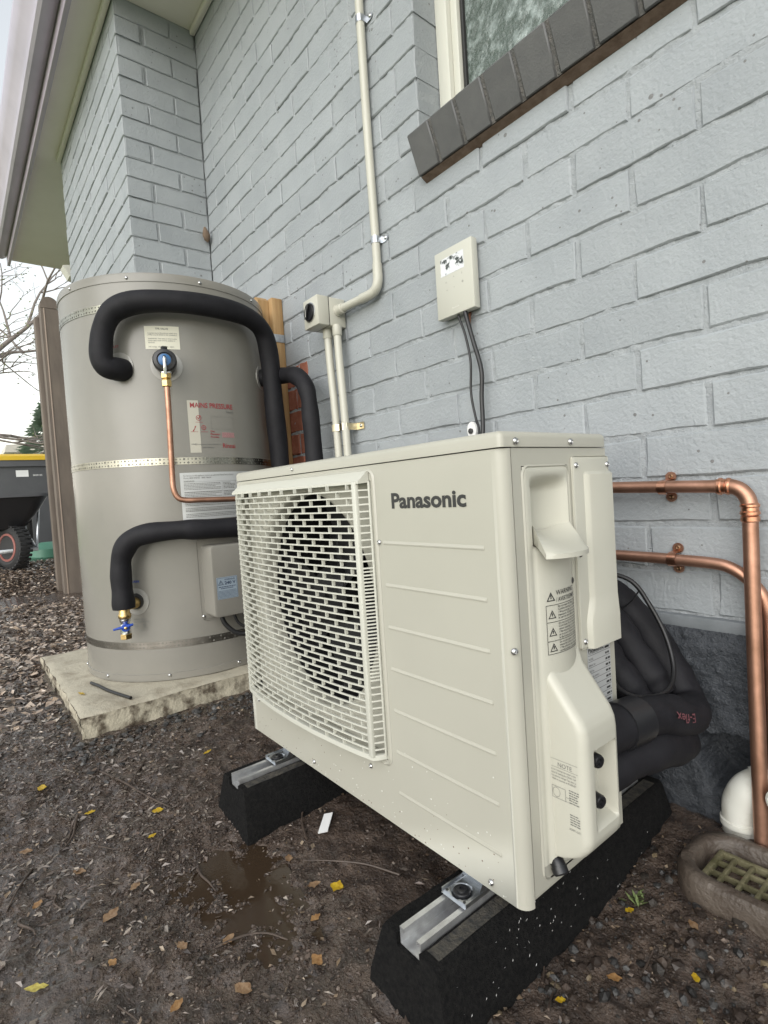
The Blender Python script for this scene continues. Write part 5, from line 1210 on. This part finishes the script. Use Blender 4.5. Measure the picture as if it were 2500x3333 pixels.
# ================================================================== LITTER ON THE SOIL
def colmesh(name, V, F, col, mt, kind='stuff', label=None, cat=None, smooth=False):
    me = bpy.data.meshes.new(name); me.from_pydata(V.tolist(), [], F); me.update()
    at_ = me.color_attributes.new('Col', 'FLOAT_COLOR', 'POINT'); at_.data.foreach_set('color', np.c_[col, np.ones(len(col))].astype(np.float32).ravel())
    me.materials.append(M[mt])
    if smooth: me.shade_smooth()
    o = bpy.data.objects.new(name, me); C.objects.link(o); return tag(o, label, cat, None, kind)
def blocked(x, y):
    if SX0-.01 < x < SX1+.01 and SY0-.01 < y: return True
    for c_ in (-.0215, -.5725):
        if abs(x-c_) < .078 and -.655 < y < -.05: return True
    if abs(x-GC[0]) < .118 and abs(y-GC[1]) < .072: return True
    return y > -.022 and x > -2.03 or (y > -.36 and -3.45 < x < -2.0)
def flakes(n_, xr, yr, smin, smax, pal, lift=.002, dens=None, tilt=.35, asp=(.25, .7)):
    rn = random.Random(int(n_+xr[0]*1000)); V = []; F = []; Cc = []
    while len(F) < n_:
        x_, y_ = rn.uniform(*xr), rn.uniform(*yr)
        if blocked(x_, y_) or (dens and rn.random() > dens(x_, y_)): continue
        s_ = smin*(smax/smin)**(rn.random()**1.6); a = rn.uniform(0, 6.283); w = s_*rn.uniform(*asp)
        d = Vector((math.cos(a), math.sin(a), rn.gauss(0, tilt)*.6)); e = Vector((-math.sin(a), math.cos(a), rn.gauss(0, tilt)))
        P = Vector((x_, y_, gz(x_, y_)+lift+abs(rn.gauss(0, 1))*s_*.12)); c_ = rn.choice(pal); k = rn.uniform(.6, 1.3); i = len(V)
        bend = Vector((0, 0, s_*rn.uniform(-.6, 1.1)*min(.2, tilt)))
        V += [P-d*s_/2, P-d*s_*.1+e*w/2+bend, P+d*s_/2+bend*.5, P+d*s_*.05-e*w/2+bend]; F.append((i, i+1, i+2, i+3)); Cc += [tuple(q_*k for q_ in c_)]*4
    return np.array([tuple(v) for v in V]), F, np.array(Cc)
soilp = [(.068, .048, .038), (.09, .065, .051), (.042, .030, .024), (.125, .092, .074), (.075, .054, .043), (.155, .12, .098)]
tanp = [(.20, .145, .095), (.26, .19, .13), (.15, .105, .07), (.32, .25, .18), (.10, .07, .05)]
barkp = [(.44, .34, .265), (.58, .47, .38), (.33, .245, .19), (.66, .56, .47), (.20, .15, .115), (.50, .38, .28)]
V, F, Cc = flakes(11000, (-1.9, .55), (-1.25, -.03), .003, .012, soilp, .0005, None, .2); colmesh('soil_crumbs', V, F, Cc, 'litter', label='dark wet crumbs and leaf fragments over the bare soil', cat='soil litter')
leafp = [(.17, .132, .112), (.22, .18, .155), (.13, .10, .083), (.28, .235, .20), (.33, .275, .225), (.15, .11, .088), (.09, .068, .057)]
V, F, Cc = flakes(21000, (-1.9, .05), (-1.3, -.35), .004, .020, leafp, .0010, lambda x, y: min(1, max(.10, (-.30-x)/.7))*min(1, max(.25, (-.50-y)/.3)), .30, (.18, .5)); colmesh('leaf_litter', V, F, Cc, 'wetleaf', label='trodden brown leaf litter over the soil left of the heat pump', cat='leaf litter')
V, F, Cc = flakes(1500, (-1.9, .55), (-1.25, -.03), .004, .016, tanp, .003); V2, F2, C2 = flakes(1500, (.02, .46), (-.95, -.08), .002, .010, tanp+soilp, .003); F = F+[tuple(i+len(V) for i in f) for f in F2]; V = np.vstack([V, V2]); Cc = np.vstack([Cc, C2])
colmesh('leaf_scraps', V, F, Cc, 'litter', label='scattered tan leaf scraps on the bare soil', cat='leaf litter')
V, F, Cc = flakes(26000, (-4.9, -1.15), (-1.35, -.3), .010, .042, barkp+barkp+leafp, .004, lambda x, y: min(1, max(0, (-x-1.05)/.8)), .40)
V2, F2, C2 = flakes(6000, (-4.9, -1.3), (-2.0, -1.35), .012, .045, barkp+leafp, .004, None, .40); F = F+[tuple(i+len(V) for i in f) for f in F2]; V = np.vstack([V, V2]); Cc = np.vstack([Cc, C2])
colmesh('bark_mulch', V, F, Cc, 'wetleaf', label='coarse brown bark mulch spread beyond the slab', cat='mulch')
# gravel
ico = bmesh.new(); bmesh.ops.create_icosphere(ico, subdivisions=1, radius=1); IV = np.array([v.co[:] for v in ico.verts]); IF = [tuple(v.index for v in f.verts) for f in ico.faces]; ico.free()
def stones(n_, fn, pal, smin, smax, seed):
    rn = np.random.default_rng(seed); V = []; F = []; Cc = []; cnt = 0
    while cnt < n_:
        x_, y_ = fn(rn)
        if blocked(x_, y_): continue
        s_ = smin*(smax/smin)**(rn.random()**2.2); sc = s_*np.array([rn.uniform(.8, 1.3), rn.uniform(.7, 1.1), rn.uniform(.5, .85)])
        v = IV*rn.uniform(.75, 1.18, (12, 1))*sc; a = rn.uniform(0, 6.28); ca, sa = math.cos(a), math.sin(a)
        v = np.c_[v[:, 0]*ca-v[:, 1]*sa, v[:, 0]*sa+v[:, 1]*ca, v[:, 2]]+np.array([x_, y_, gz(x_, y_)+s_*.18]); o_ = 12*cnt
        V.append(v); F += [tuple(i+o_ for i in f) for f in IF]; Cc.append(np.tile(np.array(pal[rn.integers(len(pal))])*rn.uniform(.6, 1.25), (12, 1))); cnt += 1
    return np.vstack(V), F, np.vstack(Cc)
stp = [(.075, .073, .072), (.05, .048, .047), (.10, .098, .096), (.035, .032, .03), (.14, .135, .13), (.06, .05, .042)]
V, F, Cc = stones(2600, lambda r: (r.uniform(.03, .5), r.uniform(-.95, -.15)), [tuple(c*.72 for c in q) for q in stp]+[(.05, .035, .027), (.07, .05, .038), (.04, .028, .022)]*4+[(.17, .13, .08)], .0018, .0095, 3); colmesh('gravel', V, F, Cc, 'stone', label='grey gravel mixed into soil beside the near rubber block', cat='gravel')
V, F, Cc = stones(420, lambda r: (-1.115+abs(r.normal(0, .07)), r.uniform(-.86, -.15)), stp, .003, .012, 4); colmesh('gravel', V, F, Cc, 'stone', label='grey gravel along the right edge of the concrete slab', cat='gravel')
V, F, Cc = stones(130, lambda r: (r.uniform(-1.5, -1.0), -.845-abs(r.normal(0, .03))), stp, .003, .011, 6); colmesh('gravel', V, F, Cc, 'stone', label='grey gravel along the front edge of the concrete slab', cat='gravel')
# rough wet specks
V, F, Cc = stones(5200, lambda r: (-.46+r.normal(0, .19), -.755+r.normal(0, .085)), soilp, .0012, .0042, 8); colmesh('soil_grit', V, F, Cc, 'grit', label='glistening wet grit round the puddle', cat='grit')
V, F, Cc = stones(2500, lambda r: (r.uniform(-1.3, .45), r.uniform(-1.15, -.06)), soilp, .0012, .0042, 9); colmesh('soil_grit', V, F, Cc, 'litter', label='coarse soil grains over the ground under the heat pump', cat='grit')

def leaf(P, L, w, a, col, label, group, fold=.12, curl=.12):
    mb = MB(); us_ = np.linspace(0, 1, 8); prof_ = [0.02, .45, .8, .98, 1, .8, .45, .02]
    V = []; F = []
    for i, u in enumerate(us_):
        for j, s_ in enumerate((-1, -.5, 0, .5, 1)):
            x_ = (u-.5)*L; y_ = s_*w/2*prof_[i]*(1+.22*math.sin(13*u+s_*4+L*900)); z_ = abs(s_)*w*.5*fold*prof_[i]+curl*L*(u-.5)**2+.0008*math.sin(u*20+s_*6)
            V.append((x_*math.cos(a)-y_*math.sin(a), x_*math.sin(a)+y_*math.cos(a), z_))
    F = [(i*5+j, (i+1)*5+j, (i+1)*5+j+1, i*5+j+1) for i in range(7) for j in range(4)]
    o = colmesh('fallen_leaf', np.array(V), F, np.tile(np.array(col), (40, 1)), 'leaf', None, label, 'leaf', True); o.location = P
    if group: o['group'] = group
    return o
YEL, TAN, ORG = (.60, .42, .03), (.30, .20, .12), (.36, .21, .09)
G_ = 'fallen leaves on the soil'
def on(x_, y_, h=.005): return (x_, y_, gz(x_, y_)+h)
leaf(on(-.269, -.599), .026, .022, .4, YEL, 'bright yellow leaf on soil between the two rubber blocks', G_)
leaf(on(-.706, -.767), .024, .020, 1.2, YEL, 'bright yellow leaf left of the puddle', G_)
leaf(on(-.394, -1.021), .034, .013, 1.0, (.55, .48, .12), 'long pale yellow leaf in the bottom left corner', G_)
leaf(on(-.468, -.910), .034, .020, 2.2, TAN, 'largest tan leaf on soil in front of the puddle', G_)
leaf((-1.33, -.80, SZ1+.004), .040, .010, .3, YEL, 'yellow leaf lying on the concrete slab', G_)
leaf(on(-.86, -.60), .028, .010, 2.0, YEL, 'narrow yellow leaf on soil right of the concrete slab', G_)
for k, (x_, y_, L_, c_) in enumerate(((-.17, -.70, .026, ORG), (-.24, -.66, .020, ORG), (-.33, -.84, .022, TAN), (-.30, -.78, .024, TAN), (-.20, -.80, .03, TAN), (-.52, -.86, .024, TAN), (-.62, -.93, .026, TAN), (-.58, -1.0, .022, ORG), (-.75, -1.0, .026, TAN), (-.40, -.62, .022, TAN), (-.31, -.62, .024, TAN), (-.95, -.95, .03, YEL), (-.80, -.88, .022, YEL), (-1.1, -1.05, .03, TAN), (-.63, -.80, .018, YEL), (-.36, -.93, .018, ORG), (-.23, -.88, .022, ORG), (.13, -.42, .02, ORG), (.20, -.34, .016, YEL), (.10, -.50, .014, YEL), (.17, -.27, .020, TAN), (.09, -.30, .016, YEL))):
    leaf(on(x_, y_), L_, L_*.6, k*1.7, c_, 'small tan or orange leaf scrap trodden into the soil' if x_ < 0 else 'small leaf scrap lying in the gravel near the gully', G_)
for k, (x_, y_, L_, a) in enumerate(((-.66, -.70, .05, .4), (-.50, -.62, .045, 2.0))): pass
def twig(pts, r_, label, group='twigs on the soil'):
    P = [(x_, y_, gz(x_, y_)+r_*1.2+h) for x_, y_, h in pts]
    return single('twig', MB().tube(P, lambda t: r_*(1-.45*t), 7, True, 4), 'twig', label, 'twig', group)
twig([(-.95, -.83, 0), (-.86, -.80, .004), (-.78, -.77, .004), (-.70, -.74, 0)], .0026, 'dark twig pointing at the far rubber block')
twig([(-.42, -.57, 0), (-.47, -.55, .004), (-.50, -.53, .006), (-.52, -.50, .002)], .0026, 'forked brown twig beside the far rubber block')
twig([(-.22, -.50, 0), (-.28, -.53, .003), (-.33, -.57, .004), (-.38, -.60, 0)], .0020, 'thin twig lying between the two rubber blocks')
twig([(-.30, -.80, 0), (-.29, -.76, .003), (-.27, -.73, .003), (-.24, -.71, 0)], .0020, 'curved twig in front of the puddle')
for k in range(16):
    rn = random.Random(k+40); x_, y_ = rn.uniform(-1.0, -.2), rn.uniform(-1.08, -.72); a = rn.uniform(-.7, .9); L_ = rn.uniform(.04, .11)
    twig([(x_+L_*u*math.cos(a), y_+L_*u*math.sin(a)+rn.uniform(-.006, .006), .003*math.sin(3*u)) for u in (0, .33, .66, 1)], rn.uniform(.0012, .0028), 'dark wet twig lying on the bare soil')
for k in range(5):
    rn = random.Random(k+90); x_, y_ = rn.uniform(.05, .28), rn.uniform(-.55, -.25); a = rn.uniform(0, 3); L_ = rn.uniform(.03, .06)
    twig([(x_+L_*u*math.cos(a), y_+L_*u*math.sin(a)+rn.uniform(-.004, .004), .002) for u in (0, .33, .66, 1)], rn.uniform(.0010, .0018), 'thin pale stalk lying in the gravel', 'stalks in the gravel')
mb = MB(); mb.tube([(-1.408, -.760, SZ1+.007), (-1.345, -.748, SZ1+.008), (-1.287, -.737, SZ1+.007), (-1.22, -.720, SZ1+.007), (-1.160, -.703, SZ1+.007)], .0048, 10); single('cable_offcut', mb, 'cable', 'short black cable offcut lying on the concrete slab', 'offcut')
x_, y_ = -.426, -.520
mb = MB(); mb.add([(-.452, -.508, gz(-.45, -.51)+.010), (-.437, -.496, gz(-.44, -.5)+.012), (-.402, -.532, gz(-.40, -.53)+.008), (-.416, -.546, gz(-.41, -.54)+.006)], [(0, 1, 2, 3)])
mb.add([(a, b, c_-.002) for a, b, c_ in mb.v[:4]], [(3, 2, 1, 0)]); single('plastic_scrap', mb, 'white', 'torn white plastic scrap on soil by the far rubber block', 'scrap', smooth=False, fix=False)
wd = thing('weed', 'tiny green weed growing beside the near rubber block', 'weed', on(.088, -.275, 0))
mb = MB(); rn = random.Random(12)
for k in range(14):
    a = rn.uniform(0, 6.28); L_ = rn.uniform(.012, .028); P = Vector(on(.088+rn.uniform(-.012, .012), -.275+rn.uniform(-.012, .012), .002)); d = Vector((math.cos(a), math.sin(a), .6)).normalized()*L_; s_ = Vector((-math.sin(a), math.cos(a), 0))*.0025
    mb.add([P-s_*.4, P+d*.5+s_, P+d, P+d*.5-s_], [(0, 1, 2, 3)])
build('leaves', mb, 'leafg', wd, smooth=False, fix=False)
rn = random.Random(77); mb = MB()
for k in range(55):
    cl = rn.choice(((-.55, .3), (-.50, .7), (-.42, .5), (-.33, .8), (-.58, .85), (-.45, .2))); y_ = max(-.625, min(-.15, cl[0]+rn.gauss(0, .05))); t_ = max(0, min(1, cl[1]+rn.gauss(0, .18))); x_ = -.0215+.0535+.0235*t_; z_ = -.3195-.0705*t_
    L_ = rn.uniform(.0010, .0026); a = rn.uniform(0, 3.1); d = Vector((.3*math.sin(a)*.32, math.cos(a), -math.sin(a))).normalized()*L_; e = Vector((.9, 0, .3))*.0006; P = Vector((x_+.0022, y_, z_+.0008))
    mb.add([P-d, P+e*1.2, P+d, P-e*.3], [(0, 1, 2, 3)])
tag(single('rubber_flecks', mb, 'white', 'tiny pale flecks on the flank of the near rubber block', 'flecks', smooth=False, fix=False), kind='stuff')
